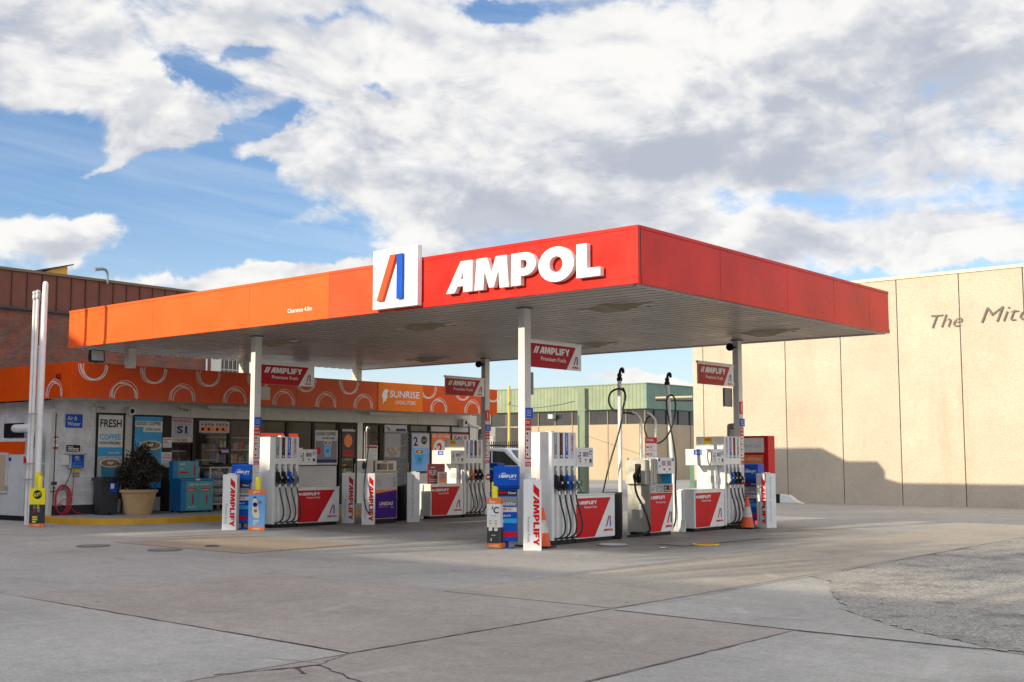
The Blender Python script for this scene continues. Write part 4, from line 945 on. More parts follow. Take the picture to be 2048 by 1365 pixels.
# windows: frames and panes (y from, y to, z from, z to)
def window(a, b, z0, z1, fm=BROWN, t=.05, mid=None):
    M = MB(); M.box(a, a+t, -.02, .08, z0, z1, fm).box(b-t, b, -.02, .08, z0, z1, fm).box(a+t, b-t, -.02, .08, z1-t, z1, fm).box(a+t, b-t, -.02, .08, z0, z0+t, fm)
    if mid: M.box(a+t, b-t, -.01, .07, mid, mid+.04, fm)
    f = sb(M, 'window', bevel=.004)
    MB().rect(a+t, b-t, z0+t, z1-t, .02, GLASS).build('pane', f)
for a, b in [(3.40, 4.16), (4.16, 5.33), (5.33, 6.35), (6.35, 7.38), (7.38, 8.38), (8.38, 9.36)]: window(a, b, 1.29, 2.62)
window(8.40, 9.34, .14, 1.28) if False else None
window(10.38, 11.15, .14, 2.62, mid=2.30); window(12.46, 13.40, 1.03, 2.62, mid=2.36); window(13.40, 14.42, 1.03, 2.62, mid=2.36); window(14.42, 15.38, 1.03, 2.62, mid=2.36)
M = MB(); M.box(1.22, 1.27, -.03, .1, .12, 2.68, BLACK).box(1.98, 2.04, -.03, .1, .12, 2.68, BLACK).box(1.27, 1.98, -.03, .1, 2.63, 2.68, BLACK).box(1.27, 1.98, -.02, .1, .14, .48, LGREY).box(2.26, 2.31, -.03, .1, .12, 2.66, BLACK).box(3.15, 3.42, -.03, .1, .12, 2.66, BROWN).box(2.31, 3.15, -.03, .1, 2.62, 2.66, BLACK).box(2.31, 3.15, -.02, .1, .14, .50, LGREY)
M.box(1.27, 1.98, .0, .05, .48, 2.63, DARK).box(2.31, 3.15, .0, .05, .50, 2.62, DARK); sb(M, 'panel_frames')
def door(a, b, label=None):
    M = MB(); M.box(a, a+.09, -.02, .07, .12, 2.60, BROWN).box(b-.09, b, -.02, .07, .12, 2.60, BROWN).box(a+.09, b-.09, -.02, .07, 2.45, 2.60, BROWN).box(a+.09, b-.09, -.02, .07, .12, .30, BROWN).box(a+.09, b-.09, -.02, .07, 1.20, 1.28, BROWN)
    d = sb(M, 'door', bevel=.004); MB().rect(a+.09, b-.09, .30, 2.45, .02, GLASS).build('pane', d); MB().tube([(b-.13, -.07, 1.0), (b-.13, -.07, 1.35)], .012, STEEL).build('handle', d)
door(9.40, 10.14)
door(11.15, 12.46)
M = MB()       # security grille on the right door
for i in range(-14, 22):
    p = [(11.25+i*.07, .45), (11.25+i*.07+1.15, 2.40)]
    for sgn in (1, -1):
        a_, b_ = p if sgn == 1 else [(p[0][0], 2.40), (p[1][0], .45)]
        t0 = max(0, (11.26-a_[0])/(b_[0]-a_[0])); t1 = min(1, (12.36-a_[0])/(b_[0]-a_[0]))
        if t1 > t0:
            q0 = (a_[0]+(b_[0]-a_[0])*t0, -.04, a_[1]+(b_[1]-a_[1])*t0); q1 = (a_[0]+(b_[0]-a_[0])*t1, -.04, a_[1]+(b_[1]-a_[1])*t1)
            M.tube([q0, q1], .006, LGREY, 4)
sb(M, 'security_grille')
# interior: shelving, counter, lit menu, ceiling tubes
def shelf(a, b, d0, z1, label, cols, seed):
    random.seed(seed)
    T_ = thing('shelf_unit', label, 'shelf', (XW, 0, 0), 90, 'shelving inside the shop windows')
    M = MB(); n = max(2, int((z1-.3)/.36))
    for i in range(n+1): M.box(a, b, d0, d0+.35, .3+i*(z1-.3)/n, .33+i*(z1-.3)/n, LGREY)
    M.box(a, b, d0+.35, d0+.37, .12, z1+.03, DARK); M.build('shelves', T_)
    M = MB()
    for i in range(n):
        x = a+.02; z = .33+i*(z1-.3)/n
        while x < b-.06:
            w_ = random.uniform(.05, .13); h_ = random.uniform(.14, .27); M.box(x, x+w_*.9, d0+.02, d0+.2, z, z+h_, random.choice(cols)); x += w_
    M.build('stock', T_).__setitem__('kind', 'stuff'); random.seed(seed+50)
PR = [RED, YEL, LGREY, BLUE, ORANGE, CREAM, DARK, GREENP, CYAN, WHITE2, PURP, GREEND]
shelf(3.6, 4.8, 1.3, 1.7, 'low stocked shelf behind the window with the security warning sign', PR, 1)
shelf(4.5, 5.3, .5, 1.45, 'shelf with coffee machines behind the window right of the security warning sign', [DARK, STEEL, CREAM, BLACK], 2)
shelf(5.5, 7.2, 1.0, 2.1, 'stocked shelf behind the windows left of the first pump', PR, 3)
shelf(7.4, 8.3, .6, 2.0, 'stocked shelf behind the window left of the coffee cup poster', PR, 4)
shelf(10.4, 11.1, .9, 2.2, 'drinks shelf behind the window left of the grille door', [GREENP, GREEND, GREENP, YEL, DARK], 5)
shelf(11.3, 12.4, 1.3, 2.0, 'stocked shelf behind the grille door', PR, 6)
shelf(12.6, 15.2, .9, 2.3, 'stocked shelf behind the red deal posters', PR, 7)
random.seed(99)
T_ = thing('menu_light', 'lit red menu panel glowing inside the shop above the first pump', 'light panel', (XW, 0, 0), 90)
M = MB(); M.box(7.5, 9.2, 1.7, 1.78, 2.10, 2.28, LIT); M.text('ice cold drinks', 6.6, 2.18, .10, 1.69, YEL, bold=.02, wfit=1.3) if False else M.fine(7.7, 9.0, 2.14, 2.23, 1, 1.69, WHITE, .7); M.build('panel', T_)
M = MB().box(3.5, 9.2, 3.2, 3.25, .1, 2.9, BROWN).box(10.4, 15.3, 3.4, 3.45, .1, 2.9, DARK); sb(M, 'partition')
M = MB().box(3.4, 15.3, .3, 8, 2.90, 2.94, GREY); sb(M, 'ceiling')
M = MB(); M.box(4.2, 5.5, 1.9, 1.98, 2.80, 2.84, LITW).box(7.0, 8.3, 1.9, 1.98, 2.80, 2.84, LITW).box(12, 13.3, 1.9, 1.98, 2.80, 2.84, LITW)
single(M, 'ceiling_tube', 'white tube lights on the ceiling inside the shop', 'light', (XW, 0, 0), 90)
# posters and signs on the shop front (thing per sheet)
def sheet_sign(name, label, a, b, z0, z1, base, fn=None, y=-.035, t=.012, cat='poster', grp=None):
    T_ = thing(name, label, cat, (XW, a, z0), 90, grp); W, H = b-a, z1-z0
    MB().box(0, W, y, y+t, 0, H, base).build('sheet', T_)
    if fn: M = MB(); fn(M, W, H, y-.004); M.build('print', T_)
def cup(M, x, z, w_, h_, y, col=CUPB, top=True):
    M.poly([(x-w_*.36, z), (x+w_*.36, z), (x+w_*.5, z+h_), (x-w_*.5, z+h_)], y, col)
    M.disc(x, z+h_, w_*.54, y-.002, WHITE, 24, w_*.20); M.disc(x, z+h_, w_*.48, y-.004, COFFEE, 24, w_*.16)
    M.poly([(x-w_*.2, z+h_+w_*.02), (x, z+h_-w_*.10), (x+w_*.2, z+h_+w_*.02), (x+w_*.1, z+h_+w_*.08), (x, z+h_+w_*.04), (x-w_*.1, z+h_+w_*.08)], y-.006, CREAM); M.disc(x, z+h_*.42, w_*.2, y-.002, TBLUE, 18)
def f1(M, W, H, y):
    M.text('FRESH', .04, H-.30, .20, y, BLACK, bold=.03, wfit=W*.88); M.text('COFFEE', .04, H-.62, .14, y, CYAN, bold=.03, wfit=W*.86); M.text('NOW AVAILABLE', .04, H-.74, .07, y, BLACK, bold=.03, wfit=W*.86)
    M.rect(0, W, H-1.05, H-.82, y, CYAN); M.text('Beyond Blue', W*.42, H-.98, .055, y-.003, WHITE, bold=.02, wfit=W*.5); M.rect(0, W, .30, H-1.05, y, LGREY); cup(M, W*.52, .22, W*.80, .68, y-.003); M.rect(0, W, 0, .22, y-.012, BLACK)
sheet_sign('poster', 'tall FRESH COFFEE NOW AVAILABLE poster between the air hose and the wheelie bin', 1.28, 1.97, .50, 2.62, WHITE, f1)
def f2(M, W, H, y):
    M.rect(0, W, H-.40, H-.12, y, WHITE); M.text('GOOD COFFEE', .03, H-.22, .085, y-.003, BLACK, bold=.03, wfit=W*.9)
    M.rect(0, W*.3, H-.41, H-.27, y-.002, CYAN); M.text('GOOD CAUSE', W*.38, H-.36, .06, y-.003, BLACK, bold=.03, wfit=W*.55); cup(M, W*.58, .72, W*.76, .62, y)
    for i in range(5): M.poly([(0, 1.0+.12*i), (.22, .85+.12*i), (.22, .90+.12*i), (0, 1.05+.12*i)], y, SKYB)
    M.rect(0, W, 0, .22, y-.012, NAVY)
sheet_sign('poster', 'tall blue GOOD COFFEE GOOD CAUSE poster behind the dark potted shrub', 2.32, 3.14, .52, 2.61, CYAN, f2)
def f3(M, W, H, y):
    M.text('WARNING', .03, H-.12, .10, y, RED, bold=.02, wfit=W*.88); M.rect(.10, W-.10, H-.44, H-.16, y, GREY); M.rect(.115, W-.115, H-.425, H-.175, y-.002, LGREY); M.text('S1', .15, H-.40, .19, y-.004, NAVY, bold=.06, wfit=W*.5); M.text('SECURITY SYSTEMS', .02, H-.50, .04, y, GREY, wfit=W*.92); M.text('136 000', .12, H-.63, .07, y, RED, bold=.02, wfit=W*.55)
sheet_sign('sign', 'white WARNING security sign in the window beside the potted shrub', 3.43, 4.10, 1.95, 2.60, LGREY, f3, cat='sign')
def f4(M, W, H, y):
    for i in range(2):
        x0 = .04+i*.48
        M.rect(x0, x0+.44, .03, .16, y, ORANGE); M.fine(x0, x0+.40, H-.06, H-.02, 1, y, GREY)
        for j in range(4): M.disc(x0+.06+.11*j, .22, .035, y-.002, RED if j % 2 == 0 else DARK, 12); M.disc(x0+.07+.2*(j//2), .095, .04, y-.003, CREAM, 12)
sheet_sign('menu_board', 'white and orange menu sheet high in the window beside the security warning sign', 4.30, 5.30, 2.22, 2.54, LGREY, f4, cat='menu board')
def fen(M, W, H, y): M.rect(.01, W-.01, H*.30, H*.66, y, WHITE); M.text('OPEN', .02, H*.38, H*.26, y-.002, RED, bold=.03, wfit=W*.86)
sheet_sign('window_sign', 'small blue, white and red window sticker above the bottled bags', 5.04, 5.30, 1.62, 1.82, NAVY, fen, cat='sign')
def nt_(M, W, H, y): M.fine(.02, W-.02, H*.45, H*.94, 3, y, RED, .5); M.fine(.02, W-.02, H*.08, H*.42, 4, y, LGREY, .5)
sheet_sign('notice', 'small pink lettered notice above the LP Gas notice on the dark door post', 3.16, 3.43, 1.80, 2.07, WHITE, nt_, y=-.05, cat='notice')
def lpg(M, W, H, y): M.text('LP Gas', .06, H-.09, .055, y, RED, bold=.02, wfit=W*.6); M.text('Exchange', .03, H-.16, .05, y, RED, bold=.02, wfit=W*.82); M.fine(.02, W-.02, .03, H-.20, 7, y, LGREY, .5)
sheet_sign('notice', 'white LP Gas notice with red lettering right of the potted shrub', 3.13, 3.44, 1.28, 1.68, WHITE, lpg, y=-.05, cat='notice')
def f5(M, W, H, y):
    M.text('GOOD COFFEE', .05, H-.15, .09, y, BLACK, bold=.03, wfit=W*.86); M.text('GOOD CAUSE', .28, H-.27, .06, y, BLACK, bold=.03, wfit=W*.55); M.rect(.03, W-.03, .05, H-.32, y, MGREY); cup(M, W*.55, .24, .32, .42, y-.003, SKYB); M.disc(.12, .42, .11, y-.004, RED, 18); M.rect(.03, W-.03, .06, .16, y-.006, NAVY)
sheet_sign('poster', 'square GOOD COFFEE poster with a pale blue cup right of the first pump', 8.42, 9.32, 1.32, 2.36, LGREY, f5)
sheet_sign('poster', 'dark glazed poster with orange patch on the brown door right of the coffee cup poster', 9.50, 10.03, 1.50, 2.40, DARK, lambda M, W, H, y: (M.disc(.25, .55, .17, y, ORANGE, 18, .20), M.fine(.04, W-.04, .08, .28, 2, y, RED, .7), M.rect(0, W, H-.06, H, y, LGREY)))
sheet_sign('poster', 'pale blue 2 dollar coffee poster right of the grille door', 12.52, 13.36, 1.08, 2.34, SKYB, lambda M, W, H, y: (M.rect(.03, W-.03, H-.5, H-.03, y, LGREY), M.text('2', .08, H-.42, .30, y-.003, NAVY, bold=.04), M.disc(.58, H-.24, .14, y-.003, DARK, 24), M.text('CUP', .49, H-.27, .06, y-.006, LGREY, bold=.02, wfit=.18), cup(M, .36, .22, .42, .42, y-.002, CYAN)))
def fr(M, W, H, y): M.text('RED HOT DEAL', .05, H-.13, .09, y, WHITE, bold=.03, wfit=W*.88); M.disc(.40, H-.52, .32, y, WHITE, 28); M.text('$', .14, H-.60, .12, y-.003, RED, bold=.02); M.text('2', .26, H-.68, .36, y-.003, RED, bold=.05); M.poly([(.60, .35), (.90, .35), (.88, .75), (.80, .92), (.80, 1.02), (.71, 1.02), (.71, .92), (.62, .75)], y-.005, LGREY); M.rect(0, W, 0, .14, y, CREAM)
sheet_sign('poster', 'orange RED HOT DEAL poster with a bottle, behind the back left pump', 13.46, 14.38, 1.08, 2.34, ORANGE, fr)
sheet_sign('poster', 'white and red sale poster in the last window at the right of the shop', 14.48, 15.30, 1.08, 2.34, LGREY, lambda M, W, H, y: (M.text('SALE', .08, H-.22, .15, y, DARK, bold=.03, wfit=W*.8), M.rect(0, W, H-.03, H, y, RED), M.rect(.08, W-.08, .2, H-.35, y, ORANGE)))
sheet_sign('window_panel', 'pale blank panel filling the top of the window above the orange deal poster', 13.46, 14.38, 2.40, 2.58, LGREY, y=-.0, t=.01, cat='panel')
sheet_sign('window_panel', 'pale blank panel at the top of the last shop window', 14.48, 15.32, 2.40, 2.58, LGREY, y=-.0, t=.01, cat='panel')
sheet_sign('window_sign', 'white and blue sheet above the grille door', 11.3, 12.3, 2.34, 2.58, LGREY, lambda M, W, H, y: (M.poly([(.05, .2), (.2, .05), (.25, .1)], y, DARK), M.rect(.5, .95, .03, .12, y, NAVY)), cat='sign')
sheet_sign('notice', 'sheet of coloured stickers on the grille door', 11.35, 12.05, 1.55, 2.30, LGREY, lambda M, W, H, y: [M.disc(random.uniform(.05, W-.05), random.uniform(.03, .28), .05, y-.001*i, random.choice([RED, GREENP, BLUE, ORANGE, YEL]), 10) for i in range(12)], y=.0, cat='notice')
def aw(M, W, H, y): M.text('Air &', .04, H-.15, .105, y, WHITE, bold=.015, wfit=.26); M.text('Water', .04, .05, .105, y, WHITE, bold=.015, wfit=.36)
sheet_sign('sign', 'blue Air & Water sign on the white brick wall', .38, .83, 2.28, 2.62, BLUE, aw, cat='sign')
sheet_sign('sign', 'small black sign with white lettering above the air box', .43, .79, 1.69, 1.85, BLACK, lambda M, W, H, y: M.fine(.03, W-.03, .02, H-.02, 3, y, WHITE, .6), cat='sign')
# air and water box with hose
T_ = thing('air_dispenser', 'blue Air box on the white wall with a coiled red hose hanging from it', 'air dispenser', (XW, .45, 1.28), 90)
MB().box(.02, .40, -.16, -.01, 0, .33, LGREY).box(-.06, .44, -.22, -.0, .33, .355, STEEL).box(-.13, .0, -.14, -.0, .08, .32, WHITE).build('case', T_, bevel=.006)
M = MB(); y = -.166; M.rect(.05, .38, .01, .32, y, BLUE); M.text('Air', .13, .235, .07, y-.003, WHITE, bold=.02); M.rect(.14, .28, .18, .215, y-.003, LCD); M.fine(.08, .35, .03, .15, 4, y-.003, SKYB, .4); M.rect(.12, .36, -.10, -.02, y+.10, YEL); M.fine(.14, .34, -.22, -.11, 2, y+.10, GREY, .6); M.build('front_label', T_)
M = MB(); M.tube([(.10, -.10, 0), (.02, -.12, -.25), (-.10, -.10, -.50), (-.22, -.10, -.55)], .010, DARK, 6, 2); M.tube([(.16, -.10, 0), (.14, -.12, -.5), (.10, -.1, -.95), (.20, -.12, -1.10), (.42, -.25, -1.15)], .009, HOSER, 6, 3)
for k in range(5):
    pts = [(-.13+(.20+.012*k)*math.cos(R(a))*.85+.01*k, -.05-.018*k, -.78+(.34+.008*k)*math.sin(R(a))+.02*math.sin(k)) for a in range(0, 361, 20)]; M.tube(pts, .009, HOSER, 6, 1)
M.tube([(-.28, -.12, -.95), (-.05, -.13, -.70), (.05, -.14, -.95), (-.25, -.14, -.88)], .009, HOSER, 6, 2); M.build('hose', T_, smooth=True)
M = MB(); M.box(-.32, -.30, -.06, 0, -.50, -.46, DARK).tube([(-.42, -.06, -.58), (-.05, -.07, -.52)], .010, DARK); M.build('hose_hook', T_)
sheet_sign('sign', 'small red and white safety sign on the white corner post by the pipes', .0, .13, 1.75, 2.05, WHITE, lambda M, W, H, y: (M.rect(0, W, H-.03, H, y, RED), M.rect(0, W, 0, .05, y, RED), M.disc(W/2, H*.55, .045, y, RED, 12), M.disc(W/2, H*.55, .03, y-.002, WHITE, 12)), y=-.16, cat='sign')
# strip lights, floods and cameras under the fascia
for a, b, lb in [(4.35, 5.85, 'long tube light under the fascia above the menu sheet'), (10.35, 11.95, 'long tube light under the fascia below the shop sign')]:
    T_ = thing('tube_light', lb, 'light', (XW+.35, a, 2.86), 90); MB().box(0, b-a, 0, .10, .03, .10, WHITE2).build('housing', T_, bevel=.01); MB().tube([(.04, .05, .02), (b-a-.04, .05, .02)], .028, OFFW, 10).build('tube', T_)
def flood(loc, rz, label, s_=1, m=LGREY):
    T_ = thing('floodlight', label, 'floodlight', loc, rz); M = MB(); M.prismx([(-.10*s_, -.08*s_), (.0, -.10*s_), (.06*s_, 0), (0, .12*s_), (-.06*s_, .12*s_)], -.13*s_, .13*s_, BLACK if s_ > 1.2 else m); M.build('housing', T_, bevel=.008)
    M = MB(); M.add([(-.11*s_, -.103*s_, -.07*s_), (.11*s_, -.103*s_, -.07*s_), (.11*s_, -.065*s_, .11*s_), (-.11*s_, -.065*s_, .11*s_)], [(0, 1, 2, 3)], LGREY); M.build('lens', T_); MB().box(-.015, .015, -.02, .02, -.28*s_, -.08*s_, DARK).build('bracket', T_)
flood((-16.15, .43, 3.98), 78, 'large black floodlight standing on the shop roof under the canopy', 1.35)
def twin(loc, label):
    T_ = thing('security_light', label, 'security light', loc, 90)
    for sx in (-1, 1):
        M = MB(); M.tube([(0, 0, 0), (.08*sx, -.06, -.04), (.15*sx, -.14, -.07)], [.02, .045], STEEL, 12); M.build('lamp_head', T_, smooth=True)
    MB().box(-.04, .04, -.03, .02, -.02, .06, OFFW).build('base', T_)
twin((-17.25, 1.12, 2.84), 'twin headed security light on the white wall above the FRESH COFFEE poster')
twin((-17.25, 3.62, 2.86), 'twin headed security light above the WARNING sign')
T_ = thing('dome_camera', 'white dome camera above the gap between the two tall coffee posters', 'camera', (-17.25, 2.12, 2.74), 90)
M = MB(); M.tube([(0, .1, 0), (0, -.06, 0)], .11, WHITE, 20); M.build('housing', T_, smooth=True); M = MB(); M.tube([(0, -.05, -.01), (0, -.11, -.02)], [.07, .03], BLACK, 16); M.build('lens', T_, smooth=True)
T_ = thing('dome_camera', 'white bracket camera at the right end of the shop above the last window', 'camera', (-17.2, 14.9, 2.70), 90)
M = MB(); M.box(-.16, .14, -.10, .1, -.12, .14, WHITE2).tube([(.1, -.1, -.05), (.45, -.25, -.15)], .06, WHITE2, 12); M.build('housing', T_, bevel=.01); M = MB(); M.disc(-.02, .02, .06, -.105, BLACK); M.build('lens', T_)
single(MB().box(-.02, .34, -.02, .1, 0, .36, OFFW), 'wall_box', 'cream box on the orange fascia behind the front left column', 'box', (-15.8, 5.12, 3.1), 90, bevel=.01)
single(MB().box(0, .10, -.06, 0, 0, .10, BLACK).box(.06, .11, -.064, -.02, .02, .08, RED), 'alarm_beacon', 'tiny black and red beacon on the side of the orange fascia', 'beacon', (-16.42, -.38, 3.42), 0)
single(MB().box(-.1, .3, -.1, .15, 0, .28, BLACK).box(-.12, .32, -.12, .17, .28, .30, DARK), 'roof_unit', 'black box on the shop roof right of the hanging red sign', 'roof box', (-16.4, 6.95, 3.68), 90)
single(MB().box(.0, .32, .0, .3, 0, .30, BLACK), 'roof_unit', 'second black box further right on the shop roof', 'roof box', (-16.6, 7.35, 3.68), 90) if False else None
# wheelie bin
T_ = thing('wheelie_bin', 'dark grey wheelie bin with a blue label beside the potted shrub', 'bin', (-16.80, 1.22, .12), 80); T_.scale = (.86, .86, .93)
M = MB(); a, b = .24, .30
M.add([(-a, -a, .04), (a, -a, .04), (a, a, .04), (-a, a, .04), (-b, -b, .92), (b, -b, .92), (b, b, .92), (-b, b, .92)], [(3, 2, 1, 0), (0, 1, 5, 4), (1, 2, 6, 5), (2, 3, 7, 6), (3, 0, 4, 7), (4, 5, 6, 7)], DARK); M.build('body', T_, bevel=.02)
M = MB(); M.prismx([(-.35, .90), (-.33, .97), (.1, 1.01), (.34, .97), (.36, .90)], -.33, .33, DARK)
for q in (-.2, -.08, .04, .16): M.box(q, q+.03, -.36, .3, .93, 1.0, BLACK)
M.build('lid', T_, bevel=.012)
M = MB(); M.add([(-.02, -.297, .60), (.2, -.297, .60), (.2, -.315, .86), (-.02, -.315, .86)], [(0, 1, 2, 3)], BLUE); M.add([(.0, -.311, .70), (.1, -.311, .70), (.1, -.323, .83), (.0, -.323, .83)], [(0, 1, 2, 3)], WHITE); M.build('label_sticker', T_)
for sx in (-.2, .2): M = MB(); M.tube([(sx-.03, .26, .10), (sx+.03, .26, .10)], .10, TYRE, 16); M.build('wheel', T_, smooth=True)
# planter with dark shrub
T_ = thing('potted_shrub', 'dark plum leaved shrub in a round tan clay planter on the shop pavement', 'potted plant', (-16.15, 1.72, .12), 0)
M = MB(); M.lathe([(.30, 0), (.31, .03), (.33, .10), (.40, .46), (.42, .55), (.46, .56), (.47, .61), (.43, .63), (.40, .60), (.38, .55)], (0, 0, 0), TERRA, 36); M.build('planter', T_, smooth=True)
M = MB(); M.lathe([(.39, 0), (.2, .03)], (0, 0, .53), DARK, 20); M.build('soil', T_)
M = MB()
for i in range(9):
    a = random.uniform(0, 6.28); M.tube([(0, 0, .5), (.15*math.cos(a), .15*math.sin(a), .85), (.35*math.cos(a), .35*math.sin(a), 1.25)], [.018, .006], BARK, 6)
M.build('stems', T_)
M = MB(); cl = []
for i in range(170):
    u = random.uniform(-1, 1); th = random.uniform(0, 6.28); rr = random.random()**.45; q = math.sqrt(1-u*u)
    cx, cy_, cz = .50*rr*q*math.cos(th), .50*rr*q*math.sin(th), 1.06+.48*rr*u
    cl.append((cx*(1-.18*(cz-1.0)), cy_*(1-.18*(cz-1.0)), cz))
for c in [(-.02, 0, 1.62), (.16, .1, 1.66), (.30, -.1, 1.55), (-.3, 0, 1.50), (-.55, -.2, 1.0), (.5, .2, .95), (-.5, .3, .85)]: cl.append(c)
for c in cl:
    for j in range(50):
        p = Vector((random.gauss(0, .062), random.gauss(0, .062), random.gauss(0, .065)))+Vector(c)
        d = (Vector((random.gauss(0, 1), random.gauss(0, 1), random.gauss(.5, 1)))).normalized(); s_ = Vector((random.gauss(0, 1), random.gauss(0, 1), random.gauss(0, 1))).cross(d).normalized()
        L = random.uniform(.05, .085); w_ = L*.32
        M.add([p, p+d*L*.5+s_*w_, p+d*L, p+d*L*.5-s_*w_], [(0, 1, 2, 3)], LEAF)
M.build('foliage', T_)
# ice-pole freezer
T_ = thing('chest_freezer', 'two tier blue and teal chest freezer under the shop window', 'freezer', (-16.2, 2.98, .12), 84)
M = MB(); M.box(0, .92, .0, .62, .04, .82, TBLUE).box(-.02, .94, -.02, .64, .82, .87, TBLUE); fz = M.build('cabinet', T_, bevel=.012)
M = MB(); M.box(-.02, .72, .42, .64, .87, 1.33, TBLUE); M.build('back_box', T_, bevel=.012)
def pole(M, x, z, h, y): M.prism([(x-.02, z), (x+.02, z), (x+.02, z+h*.75), (x, z+h), (x-.02, z+h*.75)], y, y+.001, RED); M.rect(x+.03, x+.055, z, z+h*.8, y, CYAN)
M = MB(); M.rect(.14, .92, .06, .80, -.006, TEAL); y = -.010; M.fine(.24, .84, .70, .77, 1, y, LGREY, .6); M.rect(.18, .42, .55, .62, y, RED); M.rect(.58, .82, .55, .62, y, RED); M.fine(.2, .4, .57, .6, 1, y-.003, WHITE, .7); M.fine(.6, .8, .57, .6, 1, y-.003, WHITE, .7)
pole(M, .34, .22, .28, y); pole(M, .74, .22, .28, y); M.fine(.2, .45, .12, .18, 2, y, WHITE, .3)
M.rect(.12, .72, .88, 1.32, .414, TEAL); y = .410; M.fine(.18, .48, 1.23, 1.28, 1, y, WHITE, .6); M.fine(.17, .50, 1.10, 1.16, 1, y, LGREY, .5); M.rect(.17, .42, 1.0, 1.05, y, RED); pole(M, .60, .94, .36, y); M.build('advert_print', T_)
M = MB(); M.box(.40, .52, -.035, .0, .83, .87, CREAM); M.build('lid_handle', T_)
for x in (.06, .86):
    for y_ in (.05, .55): M = MB(); M.lathe([(.03, 0), (.03, .04)], (x, y_, 0), BLACK, 12); M.build('foot', T_)
# firewood cages with checked bags
def cage(loc, label, w_):
    T_ = thing('bag_cage', label, 'cage', loc, 90, 'steel cages of bags under the shop windows'); M = MB()
    for x in (0, w_):
        for y_ in (0, .5): M.box(x-.015, x+.015, y_-.015, y_+.015, 0, 1.16, GALV)
    for z in (.16, 1.13): M.box(0, w_, -.012, .012, z, z+.025, GALV).box(0, w_, .488, .512, z, z+.025, GALV).box(-.012, .012, 0, .5, z, z+.025, GALV).box(w_-.012, w_+.012, 0, .5, z, z+.025, GALV)
    for i in range(1, 12): M.box(i*w_/12-.002, i*w_/12+.002, -.004, .0, .18, 1.13, GALV)
    M.box(0, w_, 0, .5, .15, .165, GALV); M.build('frame', T_)
    return T_
c1 = cage((-16.75, 4.25, .12), 'steel cage of checked bags right of the blue freezer', .62); c2 = cage((-16.75, 4.92, .12), 'second steel cage of bags, right of the first, behind the lettered bollard cover', .75)
c3 = cage((-16.75, 5.72, .12), 'third steel cage of bags, mostly behind the blue price stand', .8)
bn = 0
for y0, w_, n in [(4.25, .62, 4), (4.92, .75, 4), (5.72, .8, 4)]:
    for k in range(n):
        M = MB(); hh_ = .22; M.lathe([(.05, 0), (.16, .02), (.19, .10), (.17, .19), (.05, .22)], (0, 0, 0), CHECK, 14)
        M.v = [(v[0]*w_*.48/.19, v[1]*.23/.19+random.uniform(-.008, .008), v[2]+random.uniform(-.008, .008)) for v in M.v]
        single(M, 'checked_bag', 'blue checked bag, %s from the bottom in the %s cage' % (['lowest', 'second', 'third', 'topmost'][k], {4.25: 'left', 4.92: 'middle', 5.72: 'right'}[y0]), 'bag', (-17.0, y0+w_/2, .29+k*.225), 90, 'checked bags stacked in cages', smooth=True)
# left side: cabinet, pipes, elbow
T_ = thing('gas_cabinet', 'white steel cabinet with an orange top band and tan mesh door at the left edge', 'cabinet', (-19.6, -.62, 0), 4)
MB().box(0, 1.92, 0, .6, .12, 2.0, mat('pale_blue_white', (.52, .54, .56), .45, dirt=.2)).box(.05, 1.87, .05, .55, 0, .12, BLACK).build('case', T_, bevel=.012)
MB().box(-.004, 1.924, -.008, -.001, 1.62, 1.93, STOREO).build('top_band', T_)
M = MB(); M.box(.2, 1.22, -.04, -.004, .66, 1.66, LGREY).box(.26, 1.16, -.045, -.04, .72, 1.60, BRONZE); M.build('door', T_, bevel=.005)
M = MB(); M.box(1.2, 1.24, -.06, -.03, .75, .85, STEEL); M.disc(1.30, 1.50, .05, -.012, NAVY, 12); M.build('latch', T_)
def wloc(u, v, y0): p = wp(u, v, y0); return p
def pipe(u0, v0, u1, v1, y0, r, label, cap=True, m=WHITE, sleeve_=False):
    a = wp(u0, v0, y0); b = wp(u1, v1, y0)
    T_ = thing('vent_pipe', label, 'pipe', (b[0], y0, 0), 0, 'white vent pipes at the corner of the shop')
    M = MB(); M.tube([(0, 0, 0), (0, 0, a[2])], r, m, 18); M.build('pipe', T_, smooth=True)
    if cap: M = MB(); M.lathe([(r*1.1, -.02), (r*1.5, .0), (r*1.5, .10), (r*1.1, .12), (r*1.6, .13), (r*1.6, .17), (r*.8, .2)], (0, 0, a[2]-.05), GALV, 14); M.build('vent_cap', T_, smooth=True)
    else: M = MB(); M.lathe([(r, 0), (r*.85, .06), (r*.5, .085)], (0, 0, a[2]), m, 18); M.build('pipe_end', T_, smooth=True)
    if sleeve_: M = MB(); M.tube([(0, 0, .9), (0, 0, 1.22)], r*1.04, YEL, 18); M.build('yellow_sleeve', T_, smooth=True)
    return T_
pipe(84, 572, 74, 1000, -1.35, .062, 'thick white pipe, tallest of the group at the left, with a yellow sleeve', False, sleeve_=True)
pipe(63.5, 596, 53, 1000, -1.15, .034, 'thin white vent pipe, leftmost of the group')
pipe(70.5, 594, 59.5, 1000, -1.10, .036, 'thin white vent pipe, second from the left of the group')
pipe(78, 600, 69, 1000, -1.0, .030, 'thin white vent pipe partly hidden behind the thick one')
pipe(73, 705, 67, 1000, -1.0, .028, 'short thin white pipe standing between the taller ones')
M = MB()
for z in (2.52, 1.38, 1.02): a = wp(54, 900, -1.2); b = wp(88, 900, -1.2); M.box(a[0]-.02, b[0]+.05, -1.28, -1.20, z, z+.035, GALV)
single(M, 'pipe_clamp', 'galvanised clamp bars tying the white vent pipes together', 'pipe clamp')
